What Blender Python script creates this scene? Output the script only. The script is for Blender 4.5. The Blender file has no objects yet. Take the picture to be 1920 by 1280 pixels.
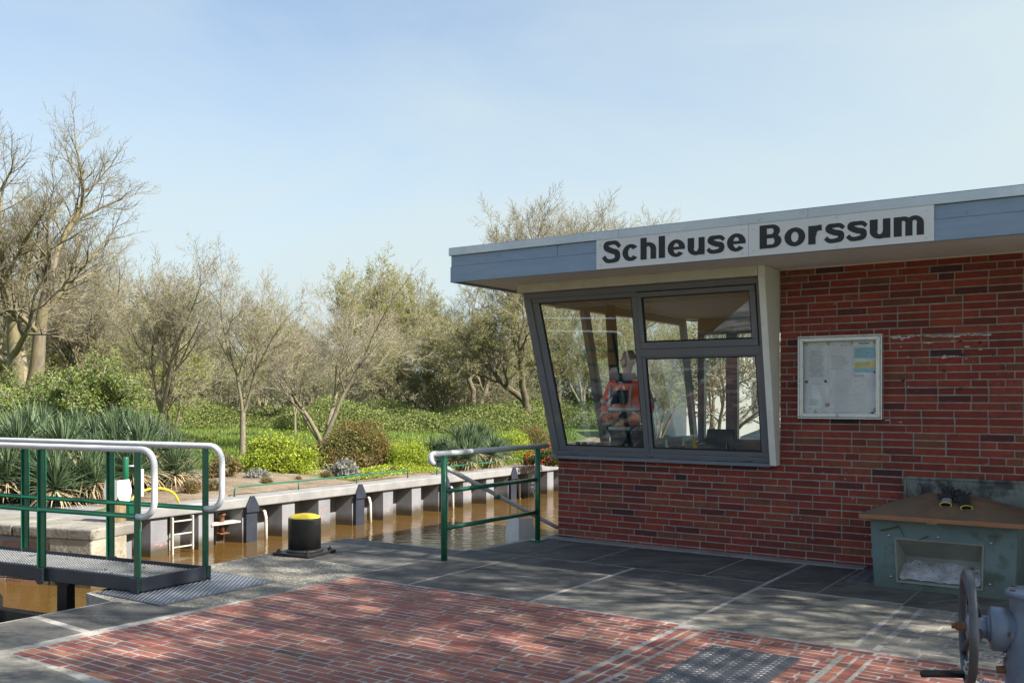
import bpy, bmesh, math, random
import numpy as np
from mathutils import Vector, Matrix
R = math.radians
sc = bpy.context.scene
# ---------------------------------------------------------------- camera, sky, sun, exposure
FPX = 1780.0                                   # focal length in pixels of a 1920 wide frame
cam = bpy.data.cameras.new('camera'); camo = bpy.data.objects.new('camera', cam)
sc.collection.objects.link(camo); sc.camera = camo
camo.location = (0, 0, 1.45); camo.rotation_euler = (R(90), 0, 0)
cam.sensor_width = 36; cam.lens = FPX/1920*36; cam.shift_y = 105/1920
cam.clip_start = .05; cam.clip_end = 3000
SUN_EL, SUN_H = R(41), Vector((.90, -.436)).normalized()
wd = bpy.data.worlds.new('World'); sc.world = wd; wd.use_nodes = True
nt = wd.node_tree; nt.nodes.clear()
out = nt.nodes.new('ShaderNodeOutputWorld'); bg = nt.nodes.new('ShaderNodeBackground')
sky = nt.nodes.new('ShaderNodeTexSky'); sky.sky_type = 'NISHITA'; sky.sun_disc = False
sky.sun_elevation = SUN_EL; sky.sun_rotation = math.atan2(SUN_H.x, SUN_H.y)
sky.air_density = 1.0; sky.dust_density = 1.8; sky.ozone_density = 1.4; sky.altitude = 0
bg.inputs['Strength'].default_value = .090
# thin high cirrus mixed over the blue
tc = nt.nodes.new('ShaderNodeTexCoord'); mp = nt.nodes.new('ShaderNodeMapping')
mp.inputs['Scale'].default_value = (1.0, 1.0, 3.0); mp.inputs['Rotation'].default_value = (0, R(14), R(20))
nz = nt.nodes.new('ShaderNodeTexNoise'); nz.inputs['Scale'].default_value = 1.6
nz.inputs['Detail'].default_value = 7; nz.inputs['Roughness'].default_value = .55; nz.inputs['Distortion'].default_value = .6
rp = nt.nodes.new('ShaderNodeValToRGB'); rp.color_ramp.elements[0].position = .36; rp.color_ramp.elements[1].position = .74
rp.color_ramp.elements[0].color = (.0, .0, .0, 1); rp.color_ramp.elements[1].color = (.48, .48, .48, 1)
mx = nt.nodes.new('ShaderNodeMixRGB'); mx.inputs['Color2'].default_value = (3.1, 3.62, 3.72, 1)
nt.links.new(tc.outputs['Generated'], mp.inputs[0]); nt.links.new(mp.outputs[0], nz.inputs['Vector'])
nt.links.new(nz.outputs['Fac'], rp.inputs[0])
sx = nt.nodes.new('ShaderNodeSeparateXYZ'); nt.links.new(tc.outputs['Generated'], sx.inputs[0])
def mr_(src, a_, b_, c_, d_):
    m_ = nt.nodes.new('ShaderNodeMapRange'); m_.interpolation_type = 'SMOOTHSTEP'
    for k_, v_ in zip((1,2,3,4), (a_,b_,c_,d_)): m_.inputs[k_].default_value = v_
    nt.links.new(src, m_.inputs[0]); return m_.outputs[0]
def ma_(op, p_, q_):
    m_ = nt.nodes.new('ShaderNodeMath'); m_.operation = op; m_.use_clamp = True
    nt.links.new(p_, m_.inputs[0]); nt.links.new(q_, m_.inputs[1]); return m_.outputs[0]
veil = ma_('MAXIMUM', mr_(sx.outputs['Z'], .45, .02, 0, .80), mr_(sx.outputs['X'], -.45, .75, 0, .72))
nt.links.new(ma_('ADD', veil, rp.outputs[0]), mx.inputs['Fac'])
nt.links.new(sky.outputs[0], mx.inputs['Color1']); nt.links.new(mx.outputs[0], bg.inputs['Color'])
nt.links.new(bg.outputs[0], out.inputs[0])
sl = bpy.data.lights.new('sun', 'SUN'); slo = bpy.data.objects.new('sun', sl); sc.collection.objects.link(slo)
sl.energy = 4.6; sl.angle = R(.55); sl.color = (1, .93, .82)
sd = Vector((SUN_H.x*math.cos(SUN_EL), SUN_H.y*math.cos(SUN_EL), math.sin(SUN_EL)))
slo.rotation_euler = sd.to_track_quat('Z', 'Y').to_euler(); slo.location = (20, -10, 25)
vs = sc.view_settings; vs.view_transform = 'Standard'; vs.look = 'None'; vs.gamma = 1; vs.exposure = 1.36
sc.cycles.max_bounces = 8; sc.cycles.transparent_max_bounces = 16; sc.cycles.caustics_reflective = False
sc.cycles.use_denoising = True

# ---------------------------------------------------------------- frames: (u along facade, v into building, z)
UA = math.atan2(-.561, .828)
UX, UY = math.cos(UA), math.sin(UA); VX, VY = -UY, UX
OX, OY = .481, 9.851
def W(u, v, z=0.0): return Vector((OX+UX*u+VX*v, OY+UY*u+VY*v, z))
def at(px, Y, z=0.0): return Vector(((px-960)/FPX*Y, Y, z))

# ---------------------------------------------------------------- mesh builder
class MB:
    def __init__(s, M=None): s.v=[]; s.f=[]; s.mi=[]; s.sm=[]; s.col=None; s.M=M
    def add(s, vs, fs, mi=0, sm=False):
        b = len(s.v)
        if s.M is not None: vs = [tuple(s.M @ Vector(p)) for p in vs]
        s.v.extend(vs); s.f.extend([tuple(i+b for i in f) for f in fs])
        s.mi.extend([mi]*len(fs)); s.sm.extend([sm]*len(fs)); return s
    def box(s, x0, x1, y0, y1, z0, z1, mi=0):
        return s.add([(x0,y0,z0),(x1,y0,z0),(x1,y1,z0),(x0,y1,z0),(x0,y0,z1),(x1,y0,z1),(x1,y1,z1),(x0,y1,z1)],
            [(3,2,1,0),(4,5,6,7),(0,1,5,4),(1,2,6,5),(2,3,7,6),(3,0,4,7)], mi)
    def hexa(s, a, b, mi=0):           # two quads (a lower/front, b upper/back) joined
        return s.add(list(a)+list(b), [(3,2,1,0),(4,5,6,7),(0,1,5,4),(1,2,6,5),(2,3,7,6),(3,0,4,7)], mi)
    def prism(s, poly, z0, z1, mi=0):  # poly xy, counter-clockwise
        n = len(poly)
        return s.add([(x,y,z0) for x,y in poly]+[(x,y,z1) for x,y in poly],
            [tuple(range(n-1,-1,-1)), tuple(range(n,2*n))]+[(i,(i+1)%n,n+(i+1)%n,n+i) for i in range(n)], mi)
    def prism_y(s, poly, y0, y1, mi=0):  # poly xz
        n = len(poly)
        return s.add([(x,y0,z) for x,z in poly]+[(x,y1,z) for x,z in poly],
            [tuple(range(n)), tuple(range(2*n-1,n-1,-1))]+[((i+1)%n,i,n+i,n+(i+1)%n) for i in range(n)], mi)
    def prism_x(s, poly, x0, x1, mi=0):  # poly yz
        n = len(poly)
        return s.add([(x0,y,z) for y,z in poly]+[(x1,y,z) for y,z in poly],
            [tuple(range(n-1,-1,-1)), tuple(range(n,2*n))]+[(i,(i+1)%n,n+(i+1)%n,n+i) for i in range(n)], mi)
    def tube(s, pts, r, n=8, mi=0, cap=True, sm=True, closed=False):
        P = [Vector(p) for p in pts]; m = len(P)
        rs = r if isinstance(r, (list, tuple)) else [r]*m
        vs = []; up = None
        for i in range(m):
            a = P[(i-1)%m] if closed else P[max(i-1,0)]; b = P[(i+1)%m] if closed else P[min(i+1,m-1)]
            t = (b-a); t = t.normalized() if t.length > 1e-9 else Vector((0,0,1))
            if up is None:
                up = Vector((0,0,1)) if abs(t.z) < .9 else Vector((1,0,0))
            up = up-t*up.dot(t)
            up = up.normalized() if up.length > 1e-6 else t.orthogonal().normalized()
            w = t.cross(up)
            for k in range(n):
                q = 2*math.pi*k/n
                vs.append(tuple(P[i]+(up*math.cos(q)+w*math.sin(q))*rs[i]))
        fs = []
        for i in range(m if closed else m-1):
            j = (i+1)%m
            for k in range(n):
                k2 = (k+1)%n; fs.append((i*n+k, i*n+k2, j*n+k2, j*n+k))
        if cap and not closed: fs += [tuple(range(n-1,-1,-1)), tuple((m-1)*n+k for k in range(n))]
        return s.add(vs, fs, mi, sm)
    def lathe(s, prof, n=24, mi=0, c=(0,0), sm=True, axis='z', o=(0,0,0)):
        vs = []
        for r, z in prof:
            for k in range(n):
                q = 2*math.pi*k/n; a, b = r*math.cos(q), r*math.sin(q)
                vs.append((o[0]+c[0]+a, o[1]+c[1]+b, o[2]+z) if axis=='z' else (o[0]+z, o[1]+a, o[2]+b) if axis=='x' else (o[0]+b, o[1]+z, o[2]+a))
        fs = [(i*n+k, i*n+(k+1)%n, (i+1)*n+(k+1)%n, (i+1)*n+k) for i in range(len(prof)-1) for k in range(n)]
        fs += [tuple(range(n-1,-1,-1)), tuple((len(prof)-1)*n+k for k in range(n))]
        return s.add(vs, fs, mi, sm)
    def build(s, name, mats, parent=None, bev=0, seg=2, loc=None, rz=0):
        me = bpy.data.meshes.new(name); me.from_pydata(s.v, [], s.f)
        mats = mats if isinstance(mats, (list, tuple)) else [mats]
        for m in mats: me.materials.append(m)
        if len(mats) > 1: me.polygons.foreach_set('material_index', s.mi)
        me.polygons.foreach_set('use_smooth', s.sm)
        if s.col is not None:
            a = me.attributes.new('rnd', 'FLOAT', 'POINT'); a.data.foreach_set('value', s.col)
        me.update()
        o = bpy.data.objects.new(name, me); sc.collection.objects.link(o)
        if parent is not None: o.parent = parent
        if loc is not None: o.location = loc
        o.rotation_euler.z = rz
        if bev:
            b = o.modifiers.new('bevel', 'BEVEL'); b.width = bev; b.segments = seg; b.limit_method = 'ANGLE'; b.angle_limit = R(35)
            b.harden_normals = False
        return o
def tag(o, label=None, cat=None, group=None, kind=None):
    if label: o['label'] = label
    if cat: o['category'] = cat
    if group: o['group'] = group
    if kind: o['kind'] = kind
    return o
def thing(name, label, cat, loc=(0,0,0), rz=0, group=None):
    o = bpy.data.objects.new(name, None); sc.collection.objects.link(o); o.empty_display_size = .1
    o.location = loc; o.rotation_euler.z = rz
    return tag(o, label, cat, group)
def children(o): return list(o.children)
def copy_tree(o, parent=None):
    c = o.copy(); sc.collection.objects.link(c)
    if parent is not None: c.parent = parent
    for ch in children(o): copy_tree(ch, c)
    return c
def arc(c, r, a0, a1, n, ax, ay):    # points on an arc in the plane of unit vectors ax, ay
    c = Vector(c); ax = Vector(ax); ay = Vector(ay)
    return [c+ax*r*math.cos(a0+(a1-a0)*i/n)+ay*r*math.sin(a0+(a1-a0)*i/n) for i in range(n+1)]

# ---------------------------------------------------------------- materials
def newmat(name):
    m = bpy.data.materials.new(name); m.use_nodes = True
    return m, m.node_tree, m.node_tree.nodes['Principled BSDF']
def N(nt, t, **k):
    n = nt.nodes.new('ShaderNode'+t)
    for a, b in k.items():
        if a in n.inputs: n.inputs[a].default_value = b
        else: setattr(n, a, b)
    return n
def c4(c): return (c[0], c[1], c[2], 1)
def ramp(nt, src, stops, interp='LINEAR'):
    r = nt.nodes.new('ShaderNodeValToRGB'); r.color_ramp.interpolation = interp
    e = r.color_ramp.elements
    while len(e) < len(stops): e.new(.5)
    for i, (p, c) in enumerate(stops):
        e[i].position = p; e[i].color = c4(c) if hasattr(c, '__len__') else (c, c, c, 1)
    nt.links.new(src, r.inputs[0]); return r.outputs[0]
def mixc(nt, fac, a, b, mode='MIX'):
    m = nt.nodes.new('ShaderNodeMixRGB'); m.blend_type = mode
    for s, i in ((fac, 0), (a, 1), (b, 2)):
        if hasattr(s, 'links'): nt.links.new(s, m.inputs[i])
        else: m.inputs[i].default_value = c4(s) if hasattr(s, '__len__') else s
    return m.outputs[0]
def noise(nt, scale, detail=4, rough=.55, stretch=None, dist=0, co='Object'):
    tc = N(nt, 'TexCoord'); v = tc.outputs[co]
    if stretch:
        m = N(nt, 'Mapping'); m.inputs['Scale'].default_value = stretch; nt.links.new(v, m.inputs[0]); v = m.outputs[0]
    n = N(nt, 'TexNoise', Scale=scale, Detail=detail, Roughness=rough, Distortion=dist)
    nt.links.new(v, n.inputs['Vector']); return n.outputs['Fac']
def bump(nt, b, h, s, d=.01, prev=None):
    n = N(nt, 'Bump', Strength=s, Distance=d); nt.links.new(h, n.inputs['Height'])
    if prev: nt.links.new(prev, n.inputs['Normal'])
    nt.links.new(n.outputs[0], b.inputs['Normal']); return n.outputs[0]
def mk(name, c, rough=.6, metal=0, c2=None, sc_=3, det=5, lo=.38, hi=.66, bs=0, bsc=60, bd=.004, stretch=None, spec=.5, dirt=None, coat=0):
    m, nt, b = newmat(name)
    col = None
    if c2 is not None:
        f = noise(nt, sc_, det, .6, stretch); col = ramp(nt, f, [(lo, c), (hi, c2)])
    if dirt is not None:               # dirt=(colour, scale, threshold)
        f = noise(nt, dirt[1], 8, .65); k = ramp(nt, f, [(dirt[2], 0.0), (dirt[2]+.1, 1.0)])
        col = mixc(nt, k, col if col is not None else c, dirt[0])
    if col is not None: nt.links.new(col, b.inputs['Base Color'])
    else: b.inputs['Base Color'].default_value = c4(c)
    fr = noise(nt, 9, 4); rr = ramp(nt, fr, [(.3, max(rough-.08, 0.02)), (.7, min(rough+.1, 1))])
    nt.links.new(rr, b.inputs['Roughness'])
    b.inputs['Metallic'].default_value = metal; b.inputs['Specular IOR Level'].default_value = spec
    b.inputs['Coat Weight'].default_value = coat
    if bs: bump(nt, b, noise(nt, bsc, 6, .6, stretch), bs, bd)
    return m
def leafmat(name, a, b_, rough=.5, trans=.35):
    m, nt, b = newmat(name)
    g = N(nt, 'Attribute', attribute_name='rnd')
    col = ramp(nt, g.outputs['Fac'], [(0, a), (1, b_)])
    nt.links.new(col, b.inputs['Base Color']); b.inputs['Roughness'].default_value = rough
    b.inputs['Specular IOR Level'].default_value = .35
    t = N(nt, 'BsdfTranslucent'); nt.links.new(col, t.inputs[0])
    mx = N(nt, 'MixShader'); mx.inputs[0].default_value = trans
    nt.links.new(b.outputs[0], mx.inputs[1]); nt.links.new(t.outputs[0], mx.inputs[2])
    nt.links.new(mx.outputs[0], nt.nodes['Material Output'].inputs[0]); return m
M = {}
M['green'] = mk('green paint', (.006,.105,.052), .34, c2=(.010,.135,.070), sc_=4, coat=.3, dirt=((.03,.06,.04), 14, .66))
M['white_rail'] = mk('white rail paint', (.56,.58,.61), .42, c2=(.66,.68,.71), sc_=6, dirt=((.30,.28,.25), 16, .67))
M['white_paint'] = mk('white paint', (.72,.71,.68), .55, c2=(.80,.79,.76), sc_=5, bs=.2, bsc=40, dirt=((.42,.40,.36), 7, .66))
M['cream'] = mk('cream paint', (.60,.58,.50), .6, c2=(.68,.66,.59), sc_=5, bs=.25, bsc=30, dirt=((.36,.33,.27), 9, .64))
M['soffit'] = mk('soffit paint', (.74,.71,.69), .8, c2=(.79,.77,.75), sc_=2)
M['fascia'] = mk('blue grey fascia board', (.225,.31,.43), .55, c2=(.26,.345,.47), sc_=3, bs=.35, bsc=25, bd=.003, stretch=(1,1,6), dirt=((.14,.19,.26), 22, .64))
M['roof_metal'] = mk('roof edge metal', (.50,.56,.62), .32, .55, c2=(.56,.62,.67), sc_=2)
M['frame'] = mk('grey window frame', (.135,.145,.165), .38, c2=(.15,.16,.18), sc_=2, coat=.2)
M['gasket'] = mk('black gasket', (.01,.01,.011), .6)
M['alu'] = mk('aluminium', (.62,.65,.69), .3, .75, c2=(.68,.70,.74), sc_=4, stretch=(1,1,12))
M['alu_sign'] = mk('sign plate enamel', (.64,.65,.68), .32, .0, c2=(.70,.71,.735), sc_=1.2, coat=.3)
M['letter'] = mk('black lettering', (.012,.013,.017), .4)
M['paper'] = mk('paper', (.74,.77,.82), .7)
M['ink'] = mk('printed text', (.13,.14,.18), .8)
M['ink_red'] = mk('red print', (.60,.22,.26), .8)
M['board_back'] = mk('board backing', (.67,.69,.73), .5, c2=(.74,.76,.79), sc_=3)
M['blue_print'] = mk('blue print', (.30,.60,.75), .6)
M['yellow_print'] = mk('yellow print', (.72,.68,.25), .6)
M['tan'] = mk('tan magnet', (.55,.44,.24), .5); M['navy'] = mk('dark blue magnet', (.03,.035,.09), .4)
M['pink'] = mk('pink magnet', (.66,.30,.26), .5); M['teal'] = mk('blue magnet', (.02,.25,.42), .4)
M['mortar'] = mk('mortar', (.29,.28,.27), .9, c2=(.41,.40,.38), sc_=12, bs=.6, bsc=150, bd=.003)
M['joint'] = mk('pale joint mortar', (.37,.355,.33), .9, c2=(.25,.235,.21), sc_=5, bs=.5, bsc=120, bd=.003, dirt=((.10,.09,.08), 18, .56))
M['steel_dark'] = mk('dark coated steel', (.030,.036,.052), .40, .2, c2=(.045,.052,.072), sc_=4, dirt=((.10,.09,.085), 14, .66))
M['black_steel'] = mk('black tarred steel', (.014,.014,.016), .45, c2=(.028,.027,.027), sc_=6, bs=.3, bsc=30, dirt=((.09,.05,.03), 9, .68))
M['tread_worn'] = mk('worn tread plate', (.10,.105,.12), .45, .3, c2=(.14,.145,.16), sc_=5, dirt=((.07,.06,.05), 8, .6)); M['stud_worn'] = mk('worn plate lozenges', (.115,.12,.135), .5, .15, c2=(.155,.16,.18), sc_=7)
M['coping'] = mk('grey coping stone', (.17,.16,.14), .9, c2=(.30,.28,.24), sc_=2.4, bs=.6, bsc=18, bd=.015, dirt=((.10,.09,.07), 5, .56))
M['stud'] = mk('worn bare studs', (.24,.26,.30), .4, .4, c2=(.34,.36,.41), sc_=7)
M['tread'] = mk('galvanised tread plate', (.09,.10,.12), .42, .5, c2=(.13,.14,.165), sc_=9, dirt=((.09,.08,.07), 8, .58))
M['grate'] = mk('steel grip grating', (.27,.28,.295), .36, .4, c2=(.38,.39,.40), sc_=5, dirt=((.12,.10,.08), 10, .56))
M['yellow'] = mk('yellow paint', (.62,.46,.015), .45, c2=(.70,.54,.03), sc_=8, dirt=((.22,.17,.05), 16, .64))
M['pile_wood'] = mk('weathered pile wood', (.13,.085,.045), .85, c2=(.32,.23,.13), sc_=4, stretch=(6,6,.6), bs=.8, bsc=14, bd=.012)
M['sheet'] = mk('sheet pile steel', (.20,.205,.225), .55, .1, c2=(.285,.29,.315), sc_=2.2, stretch=(1,1,.5), dirt=((.36,.34,.31), 6, .66), bs=.2, bsc=20)
M['cap'] = mk('concrete cap', (.21,.21,.215), .8, c2=(.29,.285,.28), sc_=3, bs=.3, bsc=60, dirt=((.20,.185,.16), 5, .6))
M['old_conc'] = mk('old lock wall concrete', (.25,.22,.165), .9, c2=(.44,.41,.34), sc_=2.4, bs=.7, bsc=14, bd=.02, dirt=((.19,.15,.085), 5, .56))
M['ladder'] = mk('ladder paint', (.50,.48,.42), .55, c2=(.60,.57,.50), sc_=9, dirt=((.22,.15,.09), 11, .58))
M['bin'] = mk('green grp bin', (.115,.185,.195), .62, c2=(.165,.235,.235), sc_=2.2, bs=.25, bsc=120, bd=.002, dirt=((.085,.11,.09), 4, .53))
M['bin_in'] = mk('bin chute lining', (.22,.235,.21), .6, c2=(.30,.31,.27), sc_=3)
M['grit'] = mk('grit salt', (.34,.34,.36), .95, c2=(.60,.60,.62), sc_=12, bs=1, bsc=60, bd=.02, dirt=((.16,.13,.13), 30, .57))
M['lid'] = mk('weathered orange lid', (.13,.090,.058), .78, c2=(.20,.115,.068), sc_=5, bs=.35, bsc=50, dirt=((.115,.10,.07), 3.2, .50))
M['lid_rim'] = mk('orange lid rim', (.36,.16,.07), .6, c2=(.26,.13,.07), sc_=8)
M['grp_old'] = mk('mouldy grey plate', (.14,.165,.155), .8, c2=(.24,.26,.235), sc_=2.6, bs=.3, bsc=60, dirt=((.055,.055,.058), 3.6, .52))
M['gear'] = mk('blue grey machine paint', (.125,.165,.235), .40, c2=(.155,.195,.265), sc_=4, bs=.35, bsc=35, bd=.002, coat=.15, dirt=((.075,.07,.07), 12, .60))
M['wheel'] = mk('dark handwheel', (.055,.062,.075), .42, .3, c2=(.11,.12,.135), sc_=5, dirt=((.09,.07,.05), 14, .62))
M['rust'] = mk('rusty bolt', (.12,.05,.025), .8, c2=(.20,.09,.04), sc_=30)
M['galv'] = mk('galvanised steel', (.42,.43,.45), .35, .85, c2=(.52,.53,.54), sc_=12)
M['brass'] = mk('brass', (.42,.33,.10), .4, .8)
M['glove'] = mk('dark glove', (.012,.012,.016), .75, c2=(.03,.03,.035), sc_=20); M['knit'] = mk('grey knit', (.23,.23,.28), .9, bs=.5, bsc=300)
M['cuff'] = mk('yellow cuff', (.70,.60,.03), .8)
M['aggregate'] = None
M['interior'] = mk('interior panel', (.18,.19,.22), .7, c2=(.21,.22,.25), sc_=2)
M['ceiling'] = mk('ceiling tinted as mirrored sky', (.34,.46,.72), .7)  # blue painted in for the sky reflected in the window panes
M['floor_in'] = mk('interior floor', (.09,.085,.08), .5)
M['wood_in'] = mk('desk wood', (.13,.065,.045), .45, c2=(.18,.09,.06), sc_=3, stretch=(1,8,8))
M['white_plastic'] = mk('white plastic', (.72,.74,.74), .35); M['black_plastic'] = mk('black plastic', (.015,.015,.018), .4)
M['curtain'] = mk('brown curtain', (.085,.07,.055), .9, c2=(.12,.10,.08), sc_=6)
M['orange'] = mk('hi-vis orange', (1.0,.115,.03), .65, c2=(1.0,.09,.02), sc_=8)
M['reflex'] = mk('reflective tape', (.45,.50,.47), .35, .2); M['navy_cloth'] = mk('navy cloth', (.015,.018,.045), .85, c2=(.025,.028,.06), sc_=8)
M['skin'] = mk('skin', (.42,.22,.155), .55); M['hair'] = mk('hair', (.09,.065,.05), .7, c2=(.15,.11,.08), sc_=25)
M['cable'] = mk('yellow cable', (.42,.36,.04), .5); M['blue_box'] = mk('blue device', (.015,.08,.42), .4)
M['red'] = mk('red cloth', (.45,.02,.02), .7); M['gold'] = mk('gold cloth', (.65,.42,.02), .7)
M['teal_cloth'] = mk('pale teal cloth', (.45,.60,.58), .7)
M['house_white'] = mk('white house wall', (.60,.60,.57), .8); M['roof_tile'] = mk('grey roof tiles', (.20,.19,.19), .8)
M['soil'] = mk('garden soil', (.17,.125,.085), .95, c2=(.27,.215,.155), sc_=2.5, bs=1, bsc=25, bd=.03, dirt=((.10,.072,.045), 9, .58))

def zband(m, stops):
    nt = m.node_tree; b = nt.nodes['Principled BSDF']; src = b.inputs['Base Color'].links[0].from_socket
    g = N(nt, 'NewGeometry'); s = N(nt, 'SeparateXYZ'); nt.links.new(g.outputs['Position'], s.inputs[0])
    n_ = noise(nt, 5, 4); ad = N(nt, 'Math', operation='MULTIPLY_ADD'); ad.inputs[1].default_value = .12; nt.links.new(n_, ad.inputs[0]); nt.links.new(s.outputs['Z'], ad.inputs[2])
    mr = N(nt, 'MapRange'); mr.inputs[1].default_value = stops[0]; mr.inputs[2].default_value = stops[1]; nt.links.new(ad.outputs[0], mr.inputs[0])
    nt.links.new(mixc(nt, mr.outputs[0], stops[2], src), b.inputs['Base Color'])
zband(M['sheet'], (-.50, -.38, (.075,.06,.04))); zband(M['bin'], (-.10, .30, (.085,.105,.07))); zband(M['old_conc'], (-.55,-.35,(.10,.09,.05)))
def glass(name, tint=(.86,.92,.90), boost=1.9):
    m, nt, b = newmat(name); nt.nodes.remove(b)
    tr = N(nt, 'BsdfTransparent'); tr.inputs[0].default_value = c4(tint)
    gl = N(nt, 'BsdfGlossy'); gl.inputs['Roughness'].default_value = 0.0; gl.inputs[0].default_value = (.95,.97,1,1)
    lw = N(nt, 'LayerWeight'); pw = N(nt, 'Math', operation='POWER'); pw.inputs[1].default_value = 5
    nt.links.new(lw.outputs['Facing'], pw.inputs[0]); fr = N(nt, 'Math', operation='MULTIPLY_ADD'); fr.inputs[1].default_value = .95; fr.inputs[2].default_value = .045
    nt.links.new(pw.outputs[0], fr.inputs[0])
    mu = N(nt, 'Math', operation='MULTIPLY', use_clamp=True); mu.inputs[1].default_value = boost
    nt.links.new(fr.outputs[0], mu.inputs[0])
    mx = N(nt, 'MixShader'); nt.links.new(mu.outputs[0], mx.inputs[0])
    nt.links.new(tr.outputs[0], mx.inputs[1]); nt.links.new(gl.outputs[0], mx.inputs[2])
    nt.links.new(mx.outputs[0], nt.nodes['Material Output'].inputs[0]); return m
M['glass'] = glass('window glass', boost=2.7); M['glass_side'] = glass('side window glass', (.92,.95,.94), 1.0); M['acrylic'] = glass('notice board pane', (.93,.95,.96), 1.3)

def brickmat(name, stops, bs=.5, dark=(.03,.02,.02), sc_=18):
    m, nt, b = newmat(name)
    g = N(nt, 'Attribute', attribute_name='rnd'); col = ramp(nt, g.outputs['Fac'], stops)
    f = noise(nt, sc_, 6, .6); col = mixc(nt, ramp(nt, f, [(.5, 0.0), (.75, .55)]), col, dark)
    f2 = noise(nt, 3, 5, .6); col = mixc(nt, ramp(nt, f2, [(.35, .35), (.6, 0.0)]), col, dark)
    f3 = noise(nt, 40, 4, .6); col = mixc(nt, ramp(nt, f3, [(.62, 0.0), (.74, .35)]), col, (.35,.30,.27))
    nt.links.new(col, b.inputs['Base Color']); b.inputs['Roughness'].default_value = .8
    bump(nt, b, noise(nt, 70, 6, .65), bs, .004); return m
M['brick'] = brickmat('facade brick', [(0,(.040,.018,.022)),(.02,(.09,.022,.024)),(.08,(.17,.028,.020)),(.3,(.235,.034,.021)),(.6,(.285,.042,.025)),(.82,(.31,.055,.030)),(.93,(.26,.075,.036)),(1,(.18,.06,.035))])
M['paver_red'] = brickmat('red paving clinker', [(0,(.15,.055,.055)),(.08,(.24,.075,.065)),(.4,(.31,.095,.066)),(.6,(.35,.12,.070)),(.8,(.29,.085,.075)),(.93,(.38,.145,.080)),(1,(.31,.125,.085))], .7, dark=(.07,.05,.045))
M['paver_grey'] = brickmat('grey paving clinker', [(0,(.17,.16,.14)),(1,(.30,.28,.24))], .7, dark=(.08,.075,.065))

def slabmat():
    m, nt, b = newmat('concrete slabs toned by sun and shade')
    g = N(nt, 'Attribute', attribute_name='rnd')
    col = ramp(nt, g.outputs['Fac'], [(0,(.060,.060,.060)),(.4,(.085,.083,.080)),(.55,(.20,.19,.165)),(1,(.40,.37,.30))])  # sun and shade painted in: low end shaded slabs, high end sunlit
    f = noise(nt, 1.1, 8, .6, dist=.8); col = mixc(nt, ramp(nt, f, [(.45, .0), (.75, .35)]), col, (.27,.255,.22))
    f = noise(nt, 2.3, 9, .7, stretch=(1,1.7,1)); col = mixc(nt, ramp(nt, f, [(.46, 0.0), (.60, .8)]), col, (.035,.033,.033))
    f = noise(nt, 3.1, 10, .75, stretch=(.6,2.2,1), dist=1.5); col = mixc(nt, ramp(nt, f, [(.56, 0.0), (.66, .6)]), col, (.30,.285,.25))
    f = noise(nt, 90, 3, .6); col = mixc(nt, ramp(nt, f, [(.58, 0.0), (.72, .5)]), col, (.30,.29,.27))
    f = noise(nt, 150, 2, .5); col = mixc(nt, ramp(nt, f, [(.62, 0.0), (.7, .7)]), col, (.03,.03,.03))
    nt.links.new(col, b.inputs['Base Color']); b.inputs['Roughness'].default_value = .82
    n1 = bump(nt, b, noise(nt, 6, 5, .6), .25, .03); bump(nt, b, noise(nt, 120, 4, .6), .5, .004, n1); return m
M['slab'] = slabmat()
def aggmat():
    m, nt, b = newmat('exposed aggregate concrete')
    tc = N(nt, 'TexCoord'); v = N(nt, 'TexVoronoi', Scale=75.0); nt.links.new(tc.outputs['Object'], v.inputs['Vector'])
    col = ramp(nt, v.outputs['Color'], [(0,(.12,.11,.09)),(.35,(.24,.22,.18)),(.6,(.34,.32,.27)),(1,(.62,.60,.54))])
    col = mixc(nt, ramp(nt, v.outputs['Distance'], [(.35, 0.0), (.62, .85)]), col, (.10,.09,.075))
    f = noise(nt, 1.6, 7, .6); col = mixc(nt, ramp(nt, f, [(.4, .0), (.65, .55)]), col, (.10,.095,.085))
    nt.links.new(col, b.inputs['Base Color']); b.inputs['Roughness'].default_value = .85
    bump(nt, b, v.outputs['Distance'], .6, .004); return m
M['aggregate'] = aggmat()
def watermat():
    m, nt, b = newmat('brown canal water')
    b.inputs['Base Color'].default_value = (.105,.058,.014,1); b.inputs['Roughness'].default_value = .03
    b.inputs['IOR'].default_value = 1.333; b.inputs['Specular IOR Level'].default_value = .62
    n = noise(nt, 3.2, 5, .55, stretch=(1,1.6,1), dist=.4); n1 = bump(nt, b, n, .26, .05)
    bump(nt, b, noise(nt, 22, 3, .5), .12, .006, n1); return m
M['water'] = watermat()
def grassmat():
    m, nt, b = newmat('lawn'); f = noise(nt, .6, 8, .65)
    col = ramp(nt, f, [(.3,(.055,.10,.016)),(.5,(.085,.145,.024)),(.7,(.16,.18,.05))])
    f = noise(nt, 6, 6, .7); col = mixc(nt, ramp(nt, f, [(.5,0.0),(.75,.5)]), col, (.20,.18,.07))
    nt.links.new(col, b.inputs['Base Color']); b.inputs['Roughness'].default_value = .95
    bump(nt, b, noise(nt, 12, 6, .7), 1, .05); return m
M['grass'] = grassmat()
def barkmat(name, a, b_, lich, amt):
    m, nt, b = newmat(name); f = noise(nt, 5, 6, .65, stretch=(3,3,1)); col = ramp(nt, f, [(.35,a),(.65,b_)])
    f = noise(nt, 1.7, 5, .6); col = mixc(nt, ramp(nt, f, [(.42,0.0),(.6,amt)]), col, lich)
    nt.links.new(col, b.inputs['Base Color']); b.inputs['Roughness'].default_value = .9
    bump(nt, b, noise(nt, 22, 5, .6, stretch=(4,4,1)), .8, .02); return m
M['bark'] = barkmat('bark', (.14,.115,.085), (.26,.225,.17), (.25,.22,.09), .5)
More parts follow.
